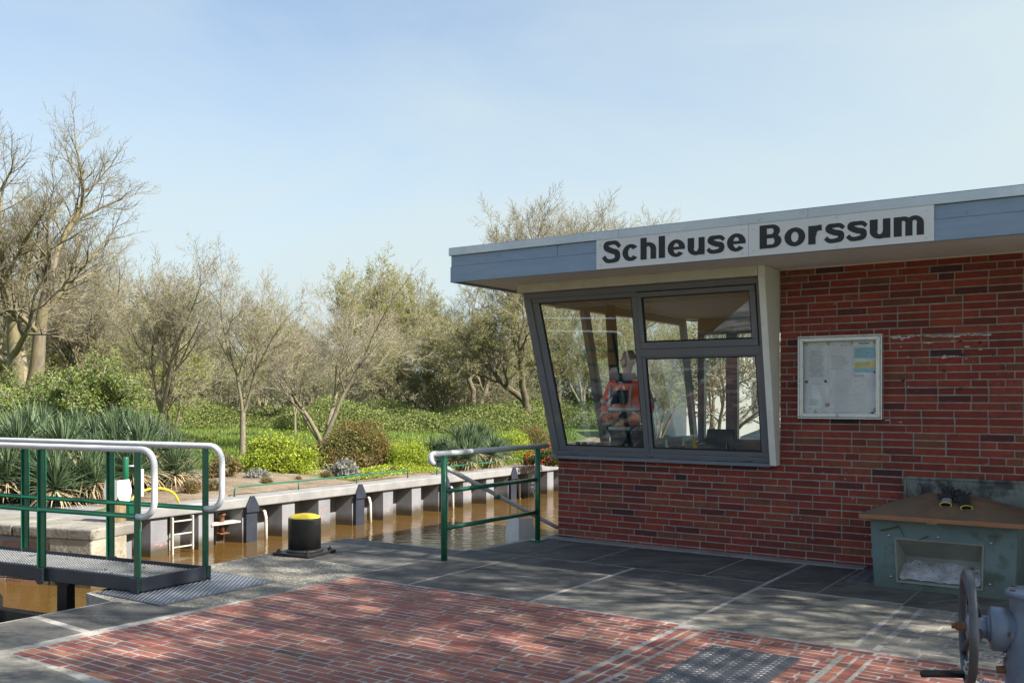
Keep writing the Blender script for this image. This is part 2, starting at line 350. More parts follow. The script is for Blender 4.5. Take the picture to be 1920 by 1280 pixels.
M['bark_dark'] = barkmat('dark bark', (.075,.06,.045), (.15,.125,.095), (.16,.14,.05), .4)
M['twig'] = barkmat('twigs', (.25,.215,.185), (.37,.32,.27), (.31,.28,.12), .45)
M['twig_far'] = barkmat('far twigs', (.22,.19,.16), (.33,.29,.23), (.29,.28,.12), .55)
M['leaf_bud'] = leafmat('opening leaves', (.22,.26,.03), (.38,.40,.08))
M['leaf_lime'] = leafmat('lime leaves', (.18,.25,.02), (.44,.51,.06))
M['leaf_fresh'] = leafmat('fresh green leaves', (.10,.155,.03), (.26,.33,.09))
M['leaf_dark'] = leafmat('dark leaves', (.035,.07,.015), (.11,.17,.03))
M['leaf_bramble'] = leafmat('bramble leaves', (.08,.115,.03), (.29,.33,.10))
M['leaf_bronze'] = leafmat('bronze leaves', (.14,.085,.03), (.26,.20,.06))
M['leaf_grey'] = leafmat('silver leaves', (.22,.23,.20), (.42,.42,.38))
M['leaf_red'] = leafmat('red flowers', (.35,.02,.02), (.55,.06,.03))
M['yucca'] = leafmat('yucca leaves', (.035,.075,.035), (.17,.23,.12), .42, .12)
M['yucca_dry'] = leafmat('dry yucca leaves', (.24,.17,.09), (.52,.42,.27), .7, .15)
M['blade'] = leafmat('grass blades', (.09,.16,.02), (.26,.33,.07))
SHADE = [(7.6,1.7,2.4,1.2),(6.3,-1.6,4.0,1.05)]
# ================================================================ setting: ground, water
def uvpoly(name, pts, z0, z1, mat):
    mb = MB(); mb.prism([(W(u,v).x, W(u,v).y) for u,v in pts], z0, z1); return mb.build(name, mat)
quay_edge = [(-1.04,-60),(-1.04,-4.42),(-1.45,-4.36),(-1.66,-3.2),(-1.80,-1.26),(-.31,-1.22),(-.20,-.2),(-.12,.35),(-.12,60)]
q = uvpoly('quay', [(60,60)] + quay_edge[::-1] + [(60,-60)], -3, -.0014, M['joint']); tag(q, kind='structure')
def ring_poly(name, pts, z, mat):
    mb = MB(); mb.add([(p[0],p[1],z) for p in pts], [tuple(range(len(pts)))]); return mb.build(name, mat)
w = MB(); w.add([(-150,-150,-.63),(150,-150,-.63),(150,150,-.63),(-150,150,-.63)], [(0,1,2,3)])
tag(w.build('water', M['water']), kind='structure')
# far bank ground: behind the sheet pile wall and the old lock wall
FB = -6.03
bank = [W(FB,220), W(-300,220), W(-300,-3.3-40), W(-40,-12.0), W(-5.95,-2.80), W(-4.75,-2.46), W(-4.75,-1.75), W(FB,-1.55)]
bk = MB(); bk.prism([(p.x,p.y) for p in bank], -3, -.004); bk.mi = [1 if i > 1 else 0 for i in range(len(bk.f))]
tag(bk.build('bank_ground', [M['grass'], M['sheet']]), kind='structure')
pth = MB(); pth.add([tuple(W(u,v,.002)) for u,v in ((-4.76,-2.46),(-4.76,-1.76),(-6.0,-1.56),(-6.35,-1.0),(-7.6,-1.2),(-9.5,-4.6),(-5.9,-2.8))][::-1], [tuple(range(7))]); tag(pth.build('bank_path', M['cap']), kind='structure')
# lawn behind the photographer and round the quay out to the horizon
lw = MB()
def ringquad(u0,u1,v0,v1,z):
    a=[W(u0,v0,z),W(u1,v0,z),W(u1,v1,z),W(u0,v1,z)]; lw.add([tuple(p) for p in a], [(0,1,2,3)])
ringquad(9,700,-700,700,.004); ringquad(-1.0,9,-700,-14,.004); ringquad(-1.0,9,14,700,.004)
tag(lw.build('lawn', M['grass']), kind='structure')
hz = MB(); 
for (a,b_,c,d) in ((-900,-148,-900,900),(-148,900,148,900),(-148,148,-900,-148),(148,900,-900,148)):
    hz.add([(a,c,-.3),(b_,c,-.3),(b_,d,-.3),(a,d,-.3)], [(0,1,2,3)])
tag(hz.build('terrain', M['grass']), kind='structure')
# flower bed soil
rng = random.Random(5)
bed = MB(); nu, nv = 22, 70; pts = []
def bedz(u, v): return .012+.05*math.sin(u*1.7+v*.6)*math.sin(v*.9)+.10*max(0, min(1, (-u-6.4)/2.2))+rng.uniform(-.012,.012)
for i in range(nu+1):
    for j in range(nv+1):
        u = -6.02-(4.3+.5*math.sin(j*.35))*i/nu; v = -1.05+25*j/nv
        z = bedz(u, v) if 0 < i < nu and 0 < j else .004
        pts.append(tuple(W(u, v, max(z,.004))))
bed.add(pts, [(i*(nv+1)+j, i*(nv+1)+j+1, (i+1)*(nv+1)+j+1, (i+1)*(nv+1)+j) for i in range(nu) for j in range(nv)], sm=True)
tag(bed.build('flower_bed_soil', M['soil']), kind='structure')

# ---- slabs of the quay: each slab a plate with open joints showing the pale mortar
def slab_set(name, cells, mat, kind='structure'):
    mb = MB(); mb.col = []
    rr = random.Random(11)
    for poly in cells:
        val = poly[1] if isinstance(poly, tuple) and isinstance(poly[0], list) else rr.random()*.6
        pts = poly[0] if isinstance(poly, tuple) and isinstance(poly[0], list) else poly
        n = len(pts); lo = [tuple(W(u,v,-.012)) for u,v in pts]; hi = [tuple(W(u,v,0)) for u,v in pts]
        mb.add(lo+hi, [tuple(range(n,2*n))]+[(i,(i+1)%n,n+(i+1)%n,n+i) for i in range(n)])
        mb.col += [val]*(2*n)
    return tag(mb.build(name, mat), kind=kind)
def rc(u0,u1,v0,v1,g=.007,val=None):
    p = [(u0+g,v0+g),(u1-g,v0+g),(u1-g,v1-g),(u0+g,v1-g)]
    return (p, val) if val is not None else p
cells = [  # second value sets painted tone, low for shaded slabs, high for sunlit
 rc(.32,.95,-1.14,-.15,.008,.12), rc(.95,2.07,-1.14,-.15,.008,.05), rc(2.07,2.60,-1.14,-.15,.009,.18), rc(2.62,3.05,-1.33,-.15,.008,.15),
 ([(-.20,-1.13),(.315,-1.13),(.315,-.15),(-.14,-.15)], .08),
 ([(-.28,-2.76),(.30,-2.76),(.32,-1.15),(-.28,-1.15)], .32), rc(.33,1.43,-2.76,-1.15,.004,.28), rc(1.47,2.60,-1.80,-1.15,.004,.3), rc(1.47,2.60,-2.76,-1.80,.002,.62),
 rc(2.63,3.66,-2.76,-1.37,.006,.75), rc(3.05,3.66,-1.33,-.02,.004,.2), rc(3.66,9,-1.42,-.02,.004,.35),
 ([(-1.78,-1.28),(-1.70,-2.30),(-.30,-2.45),(-.30,-1.25)], .42),
 ([(-1.02,-6.9),(-.36,-6.9),(-.36,-5.06),(-1.02,-5.02)], .45), ([(-1.02,-4.96),(-.36,-5.0),(-.32,-4.20),(-1.02,-4.42)], .22),
 ([(-.27,-9),(1.0,-9),(1.0,-5.72),(.48,-5.62),(-.27,-5.56)], .6), rc(1.0,9,-9,-5.75,.006,.5),
 rc(-.12,9,.05,12,.006,.4)]
slab_set('concrete_slabs', cells, M['slab'])
# curb strip along the facade and broad light joint
cb = slab_set('wall_kerb', [rc(-.05,.8,-.145,-.004,.003,.9), rc(.8,1.9,-.145,-.004,.003,.85), rc(1.9,3.1,-.145,-.004,.003,.9)], M['cap'])
cb.location.z = .012
ag = slab_set('aggregate_strip', [([(-1.02,-4.40),(-.31,-4.18),(-.27,-3.6),(-.27,-2.48),(-1.69,-2.32),(-1.655,-3.2),(-1.44,-4.34)], .5)], M['aggregate'])
# ---- brick paving laid brick by brick
def lay(name, mat, regs, seed, kind='structure', jit=.0022):
    mb = MB(); mb.col = []; rr = random.Random(seed)
    for (u0,u1,v0,v1,L,B,along,clip) in regs:
        rows = int(((v1-v0) if along=='u' else (u1-u0))/B)
        for i in range(rows+1):
            off = rr.choice([0,.25,.5,.75,.4,.6])*L
            a = (u0 if along=='u' else v0)-off; end = u1 if along=='u' else v1
            while a < end:
                l = L*(1 if rr.random() < .85 else .5)
                lo = max(a, u0 if along=='u' else v0); hi = min(a+l, end); a += l
                if hi-lo < .03: continue
                g = .0066+rr.uniform(-.0026,.0034); b0 = (v0 if along=='u' else u0)+i*B; b1 = b0+B
                b1 = min(b1, v1 if along=='u' else u1)
                if b1-b0 < .025: continue
                wv = lambda: rr.uniform(-jit,jit)
                if along=='u': c = [(lo+g,b0+g),(hi-g,b0+g),(hi-g,b1-g),(lo+g,b1-g)]
                else: c = [(b0+g,lo+g),(b1-g,lo+g),(b1-g,hi-g),(b0+g,hi-g)]
                if clip and not clip((lo+hi)/2 if along=='u' else (b0+b1)/2, (b0+b1)/2 if along=='u' else (lo+hi)/2): continue
                c = [(x+wv(),y+wv()) for x,y in c]; cx = sum(x for x,_ in c)/4; cy = sum(y for _,y in c)/4
                h = max(rr.gauss(.0003,.0009),-.0006); ti = [rr.uniform(-.0007,.0007) for _ in range(4)]
                e = .0028
                inn = [(x+(cx-x)/max(abs(cx-x),1e-6)*e, y+(cy-y)/max(abs(cy-y),1e-6)*e) for x,y in c]
                vs = [tuple(W(x,y,-.016)) for x,y in c]+[tuple(W(x,y,h-.0022+t)) for (x,y),t in zip(c,ti)]+[tuple(W(x,y,h+t)) for (x,y),t in zip(inn,ti)]
                mb.add(vs, [(8,9,10,11)]+[(k,(k+1)%4,4+(k+1)%4,4+k) for k in range(4)]+[(4+k,4+(k+1)%4,8+(k+1)%4,8+k) for k in range(4)])
                r = rr.random(); mb.col += [r]*12
    return tag(mb.build(name, mat), kind=kind)
lay('brick_paving', M['paver_red'], [
  (-.25,2.62,-5.56,-2.78,.22,.066,'u', lambda u,v: v > -5.54-.07*max(0,u)),
  (2.645,2.79,-5.9,-2.86,.22,.07,'v',None), (2.80,6.5,-2.86,-2.795,.22,.065,'u',None), (2.80,6.5,-2.935,-2.862,.075,.073,'u',None),
  (2.80,3.66,-5.9,-2.937,.22,.066,'u',lambda u,v: not (3.10 < u < 3.40 and v < -3.24)), (3.68,3.82,-5.9,-2.937,.22,.07,'v',None),
  (3.83,6.5,-5.9,-2.937,.22,.066,'u',None)], 3)
lay('grey_paving', M['paver_grey'], [(3.68,3.80,-2.76,-1.44,.22,.11,'v',None),(3.81,6.8,-2.76,-2.66,.22,.10,'u',None),(3.81,6.8,-2.65,-1.44,.20,.10,'u',None)], 4)

# ================================================================ building
BW = (OX, OY, 0)
bld = thing('control_building', 'low red brick lock control building with flat blue grey roof and leaning windows', 'building', BW, UA)
def brickwall(mb, regs, seed, C=.0625, J=.0105, pro=.006):
    # regs: (axis, a0, a1, z0, z1, plane, sign): axis 'u' wall runs along u at v=plane, outward sign
    rr = random.Random(seed)
    for (ax,a0,a1,z0,z1,pl,sg,holes) in regs:
        nrow = int(round((z1-z0)/C))
        for i in range(nrow):
            za, zb = z0+i*C, z0+(i+1)*C; a = a0-rr.choice([0,.06,.125,.19]); 
            while a < a1:
                l = rr.choice([.25,.25,.25,.25,.125]); lo, hi = max(a,a0), min(a+l,a1); a += l
                if hi-lo < .03: continue
                if holes and holes((lo+hi)/2,(za+zb)/2): continue
                g = J/2; e = .002; h = pro+rr.uniform(-.0015,.0015); j = lambda: rr.uniform(-.001,.001)
                P = [(lo+g+j(),za+g+j()),(hi-g+j(),za+g+j()),(hi-g+j(),zb-g+j()),(lo+g+j(),zb-g+j())]
                Q = [(P[0][0]+e,P[0][1]+e),(P[1][0]-e,P[1][1]+e),(P[2][0]-e,P[2][1]-e),(P[3][0]+e,P[3][1]-e)]
                f = (lambda p,d: (p[0], pl+sg*d, p[1])) if ax=='u' else (lambda p,d: (pl+sg*d, p[0], p[1]))
                vs = [f(p,-.002) for p in P]+[f(p,h-.002) for p in P]+[f(p,h) for p in Q]
                fl = (ax=='u') == (sg<0)
                F = [(8,9,10,11)]+[(k,(k+1)%4,4+(k+1)%4,4+k) for k in range(4)]+[(4+k,4+(k+1)%4,8+(k+1)%4,8+k) for k in range(4)]
                mb.add(vs, F if fl else [t[::-1] for t in F], 0); r = rr.random(); mb.col += [r]*12
wl = MB(); wl.col = []
brickwall(wl, [('u',0,7.0,-.03,.845,0,-1,None),('u',2.335,7.0,.845,2.595,0,-1,None),('v',0,3.7,-.03,.845,0,-1,None),('v',0,4.0,-.03,2.5975,7.0,1,None)], 21)
def core(mb, *a): mb.box(*a, mi=1); mb.col += [0.5]*8
core(wl, 0,7.0,0,.12,-.1,.83); core(wl, 2.335,7.0,0.001,.121,.83,2.6); core(wl, 0,.12,.12,3.7,-.1,.83); core(wl, 6.88,7.0,.121,4.0,-.1,2.6)
core(wl, .12,6.88,3.88,4.0,-.1,.83); core(wl, 1.9,6.88,3.879,3.999,.83,2.6)
wall = wl.build('wall', [M['brick'], M['mortar']], bld)
# old paint and anchor remains on the brickwork
pr = MB(); rr = random.Random(8)
def blob(u, z, w_, h_, n=9):
    p = []
    for k in range(n):
        q = 2*math.pi*k/n; f = rr.uniform(.35,1)
        p.append((u+math.cos(q)*w_*f, z+math.sin(q)*h_*f))
    pr.prism_y(p, -.0095, -.0075)
def uz(px, py, v=-.01):
    k = (px-960)/FPX; u = (k*(OY+VY*v)-OX-VX*v)/(UX-k*UY); Y = OY+UY*u+VY*v
    return u, 1.45+(745-py)/FPX*Y
for (px, py, n, sx, sy) in ((1680,631,7,.030,.010),(1708,630,5,.025,.012),(1745,630,14,.05,.005),(1790,628,12,.06,.0045),(1835,627,6,.03,.004),(1740,642,4,.02,.005),(1772,668,6,.02,.009),(1785,640,3,.006,.006),
        (1815,650,5,.022,.005),(1838,655,4,.016,.004),(1702,668,2,.006,.014),(1780,683,4,.02,.004),(1810,672,3,.015,.003),(1690,650,3,.01,.004),(1665,788,4,.018,.004),(1690,791,3,.014,.004),(1703,724,2,.005,.006)):
    for _ in range(n):
        u, z = uz(px+rr.gauss(0,sx*120), py+rr.gauss(0,sy*90)); blob(u, z, sx*rr.uniform(.5,1.3), sy*rr.uniform(.7,1.5))
for (x0_,x1_,y_) in ((1672,1706,633),(1710,1722,629),(1740,1800,630),(1803,1862,627),(1735,1748,643),(1782,1800,667)):
    x_ = x0_
    while x_ < x1_:
        u, z = uz(x_, y_+rr.uniform(-1,1)); blob(u, z, .022, .007*rr.uniform(.5,1.5)); x_ += rr.uniform(4,8)
for _ in range(30):
    blob(rr.uniform(2.5,6), rr.uniform(.2,2.3), rr.uniform(.004,.02), rr.uniform(.002,.004))
pr.build('paint_residue', mk('old paint residue', (.72,.71,.70), .8, c2=(.50,.48,.47), sc_=60), wall)['label'] = 'white remains of old paint on the brickwork'
tar = MB(); pr = tar
for (px, py, sx, sy) in ((1755,643,.03,.010),(1800,640,.05,.016),(1862,665,.025,.014),(1775,668,.02,.013),(1805,665,.03,.02),(1880,690,.05,.012),(1770,695,.05,.02)):
    u, z = uz(px, py); blob(u, z, sx*.7, sy*.7)
tar.build('dark_stain', mk('dark stain', (.045,.02,.02), .8, c2=(.07,.025,.02), sc_=30), wall)
for (px, py) in ((1691,636),(1837,642),(1693,713),(1800,729)):
    u, z = uz(px, py); b = MB(); b.lathe([(.001,-.012),(.011,-.012),(.013,-.004),(.013,0)], 12, axis='y', o=(u,0,z)); b.build('wall_anchor', M['black_plastic'] if py>640 else M['galv'], wall)

# roof
RU0, RU1, RV0, RV1 = -.60, 7.35, -1.03, 4.8
rf = MB(); rf.box(RU0+.03,RU1-.03,RV0+.03,RV1-.03,2.62,2.885); roof = rf.build('roof', M['roof_tile'], bld)
sf = MB(); sf.box(RU0+.03,RU1-.03,RV0+.03,RV1-.03,2.597,2.619); sf.build('soffit', M['soffit'], roof)
fa = MB()
def fband(z0, z1, o, segs=None):
    g = .0015
    cuts = segs or [RU0-o, RU1+o]
    for a, b in zip(cuts, cuts[1:]): fa.box(a+g, b-g, RV0-o, RV0+.025, z0, z1)
    fa.box(RU0-o, RU0+.025, RV0+.026, RV1, z0, z1); fa.box(RU1-.025, RU1+o, RV0+.026, RV1, z0, z1); fa.box(RU0+.026,RU1-.026,RV1-.024,RV1+o,z0,z1)
fband(2.578, 2.732, .010); fband(2.734, 2.838, .004, [RU0-.004,.62,3.2,5.6,RU1+.004])
fa.build('fascia', M['fascia'], roof, bev=.003)
me_ = MB(); 
def edge(z0,z1,o):
    for a,b in zip([RU0-o,1.25,2.9,4.6,6.2],[1.25,2.9,4.6,6.2,RU1+o]): me_.box(a+.001,b-.001,RV0-o,RV0+.02,z0,z1)
    me_.box(RU0-o,RU0+.02,RV0+.021,RV1,z0,z1); me_.box(RU1-.02,RU1+o,RV0+.021,RV1,z0,z1); me_.box(RU0+.021,RU1-.021,RV1-.02,RV1+o,z0,z1)
edge(2.840,2.912,.022); me_.box(RU0-.02,RU1+.02,RV0-.02,RV1,2.9125,2.918); me_.build('roof_edge', M['roof_metal'], roof, bev=.003)
# white band and cheek
wb = MB(); wb.box(-.245,2.268,-.405,-.02,2.510,2.596); wb.build('lintel_board', M['cream'], bld, bev=.004)
ck = MB(); ck.prism_x([(-.004,.838),(-.005,2.595),(-.408,2.595),(-.408,2.50),(-.100,.838)], 2.272, 2.333); ck.build('cheek_board', M['white_paint'], bld, bev=.006)
ck = MB(); ck.box(2.336,RU1-.05,-.016,-.008,2.586,2.5962); ck.build('sealant_strip', M['cream'], bld)

# leaning front window
TL = math.hypot(.31,1.645); nrm = Vector((0,-1.645/TL,-.31/TL))
def FP(u, t, d=0): return tuple(Vector((u, -.04-.31*t, .86+1.645*t))+nrm*d)
def lu(t): return -.04-.175*t
def fmem(mb, q, d0, d1, mi=0):       # q: four (u,t) counter-clockwise seen from outside
    mb.hexa([FP(u,t,d1) for u,t in q], [FP(u,t,d0) for u,t in q], mi)
def rect(u0,u1,t0,t1): return [(u0,t0),(u1,t0),(u1,t1),(u0,t1)]
win = thing('front_window', None, None, (0,0,0)); win.parent = bld; win['label'] = 'big leaning front window of the control room with three grey framed panes'
fm = MB()
fmem(fm, [(lu(0),0),(2.268,0),(2.268,.028),(lu(.028),.028)], -.07, 0); fmem(fm, [(lu(.965),.965),(2.268,.965),(2.268,1),(lu(1),1)], -.07, 0)
fmem(fm, [(lu(.0285),.0285),(lu(.0285)+.085,.0285),(lu(.9645)+.085,.9645),(lu(.9645),.9645)], -.07, .004)
fmem(fm, rect(2.228,2.268,.0285,.9645), -.07, 0)
fm.build('frame', M['frame'], win, bev=.004)
sash = MB()
# left fixed sash
a, b = .0285, .9645; L1 = lambda t: lu(t)+.0855; G1 = lambda t: lu(t)+.165
fmem(sash, [(L1(a),a),(1.045,a),(1.045,.056),(L1(.056),.056)], -.05, -.010); fmem(sash, [(L1(.938),.938),(1.045,.938),(1.045,b),(L1(b),b)], -.05, -.010)
fmem(sash, [(L1(.0565),.0565),(G1(.0565),.0565),(G1(.9375),.9375),(L1(.9375),.9375)], -.05, -.010); fmem(sash, rect(1.005,1.045,.0565,.9375), -.05, -.010)
# mullion strip, transom
fmem(sash, rect(1.0455,1.062,a,b), -.05, -.004); fmem(sash, rect(1.0625,2.2275,.592,.640), -.05, -.003)
# lower right
fmem(sash, rect(1.0625,2.2275,a,.055), -.05, -.010); fmem(sash, rect(1.0625,1.098,.0555,.5915), -.05, -.010); fmem(sash, rect(2.182,2.2275,.0555,.5915), -.05, -.010); fmem(sash, rect(1.0985,2.1815,.583,.5915), -.05, -.010)
# upper right opening sash, a little proud
fmem(sash, rect(1.070,2.220,.6405,.676), -.05, .012); fmem(sash, rect(1.070,2.220,.933,.960), -.05, .012)
fmem(sash, rect(1.070,1.115,.6765,.9325), -.05, .012); fmem(sash, rect(2.168,2.220,.6765,.9325), -.05, .012)
sash.build('sash', M['frame'], win, bev=.003)
def pane(q, d):
    p = MB(); p.add([FP(u,t,d) for u,t in q], [(0,1,2,3)]); p.build('pane', M['glass'], win)
    g = MB(); cx = sum(u for u,_ in q)/4; cy = sum(t for _,t in q)/4
    inn = [(u+(.012 if u<cx else -.012), t+(.007 if t<cy else -.007)) for u,t in q]
    for i in range(4):
        j=(i+1)%4; fmem(g, [q[i],q[j],inn[j],inn[i]], d-.002, d+.006)
    g.build('gasket', M['gasket'], win)
pane([(G1(.056)+.002,.0565),(1.004,.0565),(1.004,.9375),(G1(.9375)+.002,.9375)], -.03)
pane(rect(1.0985,2.1815,.0558,.5828), -.03); pane(rect(1.1155,2.1675,.6768,.9322), -.012)
for u in (.22,1.07,2.06):
    c = MB(); c.hexa([FP(u-.03,.012,.012),FP(u+.03,.012,.012),FP(u+.03,.017,.012),FP(u-.03,.017,.012)],[FP(u-.034,.008,0),FP(u+.034,.008,0),FP(u+.034,.02,0),FP(u-.034,.02,0)]); c.build('drain_cap', M['frame'], win)
sl_ = MB(); sl_.hexa([(-.07,-.075,.826),(2.27,-.075,.826),(2.27,-.001,.826),(-.07,-.001,.826)],[(-.07,-.058,.858),(2.27,-.058,.858),(2.27,-.001,.858),(-.07,-.001,.858)]); sl_.build('window_sill', M['frame'], win, bev=.003)
# leaning side window (left wall)
def SPt(v, t, d=0): return (-.04-.175*t-d*.994, v-.31*t*(1-min(max(v,0)/3.6,1)), .86+1.645*t-d*.1)
swin = thing('side_window', None, None); swin.parent = bld
sm_ = MB()
def smem(v0,v1,t0,t1,d0=-.06,d1=0): sm_.hexa([SPt(v1,t0,d1),SPt(v0,t0,d1),SPt(v0,t1,d1),SPt(v1,t1,d1)],[SPt(v1,t0,d0),SPt(v0,t0,d0),SPt(v0,t1,d0),SPt(v1,t1,d0)])
smem(.0,3.6,0,.05); smem(.0,3.6,.945,1)
for v0,v1 in ((.0,.085),(1.0,1.12),(2.2,2.32),(3.48,3.6)): smem(v0,v1,.051,.944)
sm_.build('frame', M['frame'], swin, bev=.003)
for v0,v1 in ((.086,.999),(1.121,2.199),(2.321,3.479)):
    p = MB(); p.add([SPt(v1,.051,-.03),SPt(v0,.051,-.03),SPt(v0,.944,-.03),SPt(v1,.944,-.03)], [(0,1,2,3)]); p.build('pane', M['glass_side'], swin)
s2 = MB(); s2.box(-.07,-.001,0,3.65,.826,.858); s2.box(-.25,-.02,-.019,3.75,2.5105,2.596); s2.build('side_trim', M['cream'], swin, bev=.003)
# back windows
bwin = thing('back_window', None, None); bwin.parent = bld
bm_ = MB()
for (x0,x1,z0,z1) in ((-.04,1.9,.83,.90),(-.04,1.9,2.30,2.596),(-.04,.05,.901,2.299),(.36,.52,.901,2.299),(1.80,1.9,.901,2.299)): bm_.box(x0,x1,3.72,3.80,z0,z1)
bm_.build('frame', M['frame'], bwin)
for x0,x1 in ((.051,.359),(.521,1.799)):
    p = MB(); p.add([(x0,3.76,.901),(x1,3.76,.901),(x1,3.76,2.299),(x0,3.76,2.299)], [(0,1,2,3)]); p.build('pane', M['glass_side'], bwin)
# interior shell
ins = MB(); ins.box(.13,6.8,.13,3.6,-.05,.06); ins.build('room_floor', M['floor_in'], bld)
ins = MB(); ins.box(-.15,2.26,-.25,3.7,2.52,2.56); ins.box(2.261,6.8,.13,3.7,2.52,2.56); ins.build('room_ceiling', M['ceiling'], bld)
ins = MB(); ins.box(2.90,2.96,.13,3.6,.061,2.519); ins.box(2.36,2.899,.125,.135,.061,2.519); ins.build('room_partition', M['interior'], bld)
ins = MB()
for k in range(14): ins.box(.05,2.3,-.16+.0,-.13,2.36+k*.0115,2.366+k*.0115)
ins.build('window_blind', M['interior'], bld)
ins = MB(); ins.box(.13,2.35,.05,.30,.80,.84); ins.build('inner_sill', M['wood_in'], bld)
cu = MB(); P=[]
for k in range(25): P.append((.10+.02*math.sin(k*1.9), 1.0+.22*k/24))
for (x,y),(x2,y2) in zip(P,P[1:]): cu.add([(x+.02,y,.75),(x2+.02,y2,.75),(x2-.08,y2*.97,2.5),(x-.08,y*.97,2.5)], [(0,1,2,3)])
cu.build('curtain', M['curtain'], bld)

# ================================================================ signs
def glyph(ch):
    """strips of quads (left, right) for one heavy grotesque letter; cap height 1; returns strips, width"""
    X, S, T = .77, .285, .165
    def ell(cx,cy,ro,rio,a0,a1,n=18):
        return [((cx+ro[0]*math.cos(a),cy+ro[1]*math.sin(a)),(cx+rio[0]*math.cos(a),cy+rio[1]*math.sin(a))) for a in [R(a0+(a1-a0)*i/n) for i in range(n+1)]]
    def rect_(x0,x1,y0,y1): return [((x0,y0),(x1,y0)),((x0,y1),(x1,y1))]
    def spine(P, Wd, n=40):
        out_ = []; m = len(P)-1
        def cr(t):
            i = min(int(t),m-1); f = t-i; p0=P[max(i-1,0)];p1=P[i];p2=P[i+1];p3=P[min(i+2,m)]
            return tuple(.5*((2*p1[k])+(-p0[k]+p2[k])*f+(2*p0[k]-5*p1[k]+4*p2[k]-p3[k])*f*f+(-p0[k]+3*p1[k]-3*p2[k]+p3[k])*f**3) for k in (0,1))
        for j in range(n+1):
            t = m*j/n; p = cr(t); q = cr(min(t+.02,m)); o_ = cr(max(t-.02,0)); dx, dy = q[0]-o_[0], q[1]-o_[1]; L = math.hypot(dx,dy) or 1
            i = min(int(t),m-1); w_ = Wd[i]+(Wd[i+1]-Wd[i])*(t-i); out_.append(((p[0]-dy/L*w_/2,p[1]+dx/L*w_/2),(p[0]+dy/L*w_/2,p[1]-dx/L*w_/2)))
        return out_
    if ch == 'l': return [rect_(0,S,0,1)], S
    if ch == 'o': return [ell(.41,.38,(.41,.395),(.145,.215),0,360,40)], .82
    if ch == 'c': return [ell(.39,.38,(.39,.395),(.125,.215),38,322,32)], .73
    if ch == 'e': return [ell(.385,.38,(.385,.395),(.125,.235),-2,322,36), rect_(.12,.765,.315,.445)], .77
    if ch == 'h': return [rect_(0,S,0,1), ell(.36,.45,(.36,.325),(.10,.155),180,0,20), rect_(.46,.72,0,.455)], .72
    if ch == 'u': return [rect_(0,S,.29,X), rect_(.47,.735,0,X), ell(.36,.31,(.36,.325),(.10,.145),180,355,20)], .735
    if ch == 'r': return [rect_(0,S,0,X), spine([(.20,.36),(.235,.55),(.35,.655),(.52,.665)],[.22,.235,.235,.24],16)], .53
    if ch == 'm': return [rect_(0,S,0,X), ell(.335,.46,(.32,.315),(.085,.145),180,0,20), rect_(.405,.655,0,.465), ell(.725,.46,(.32,.315),(.085,.145),180,0,20), rect_(.795,1.045,0,.465)], 1.045
    if ch == 's': return [spine([(.70,.555),(.56,.68),(.37,.69),(.16,.665),(.135,.535),(.36,.405),(.58,.335),(.575,.135),(.36,.072),(.15,.085),(.015,.215)],[.15,.175,.17,.21,.235,.235,.245,.225,.18,.18,.17],60)], .71
    if ch == 'S': return [spine([(.80,.70),(.63,.895),(.42,.925),(.17,.875),(.165,.69),(.41,.545),(.655,.43),(.665,.155),(.42,.072),(.17,.105),(.02,.30)],[.18,.20,.185,.24,.27,.25,.275,.25,.185,.20,.19],64)], .81
    if ch == 'B': return [rect_(0,.30,0,1), rect_(.28,.50,.845,1), rect_(.28,.52,.425,.595), rect_(.28,.54,0,.16), ell(.50,.7225,(.33,.2775),(.075,.12),-90,90,16), ell(.53,.2975,(.36,.2975),(.075,.135),-90,90,16)], .89
    return [], .3
def sign_text(text, parent, u0, u1, zb, cap, y, mat):
    gap = .115; ws = [glyph(c_)[1] for c_ in text]; tot = sum(ws)+gap*(len(text)-1); k = (u1-u0)/(tot*cap); x = 0; mb = MB(); d = 0
    for c_, w_ in zip(text, ws):
        for st_ in glyph(c_)[0]:
            d = (d+1)%5; n = len(st_); f = lambda p: (u0+(x+p[0])*cap*k, y-.0016-.00022*d, zb+p[1]*cap)
            mb.add([f(q_) for pr_ in st_ for q_ in pr_], [(2*i,2*i+1,2*i+3,2*i+2) for i in range(n-1)])
        x += w_+gap
    return mb.build('lettering', mat, parent)
def glyph_mesh(text, name, parent, u0, u1, zb, cap, v, mat, off, th=.003):
    cu = bpy.data.curves.new(name, 'FONT'); cu.body = text; cu.size = 1; cu.offset = off; cu.resolution_u = 4; cu.extrude = .001
    o = bpy.data.objects.new('tmp', cu); sc.collection.objects.link(o); bpy.context.view_layer.update()
    me = bpy.data.meshes.new_from_object(o.evaluated_get(bpy.context.evaluated_depsgraph_get())); bpy.data.objects.remove(o)
    co = np.empty(len(me.vertices)*3); me.vertices.foreach_get('co', co); co = co.reshape(-1,3); x0, x1 = co[:,0].min(), co[:,0].max(); ch = co[:,1].max()
    o3 = np.empty_like(co); o3[:,0] = u0+(co[:,0]-x0)/(x1-x0)*(u1-u0); o3[:,2] = zb+co[:,1]/ch*cap; o3[:,1] = v-np.where(co[:,2]>0, th, 0)
    me.vertices.foreach_set('co', o3.ravel()); me.materials.clear(); me.materials.append(mat); me.update()
    ob = bpy.data.objects.new(name, me); sc.collection.objects.link(ob); ob.parent = parent; return ob
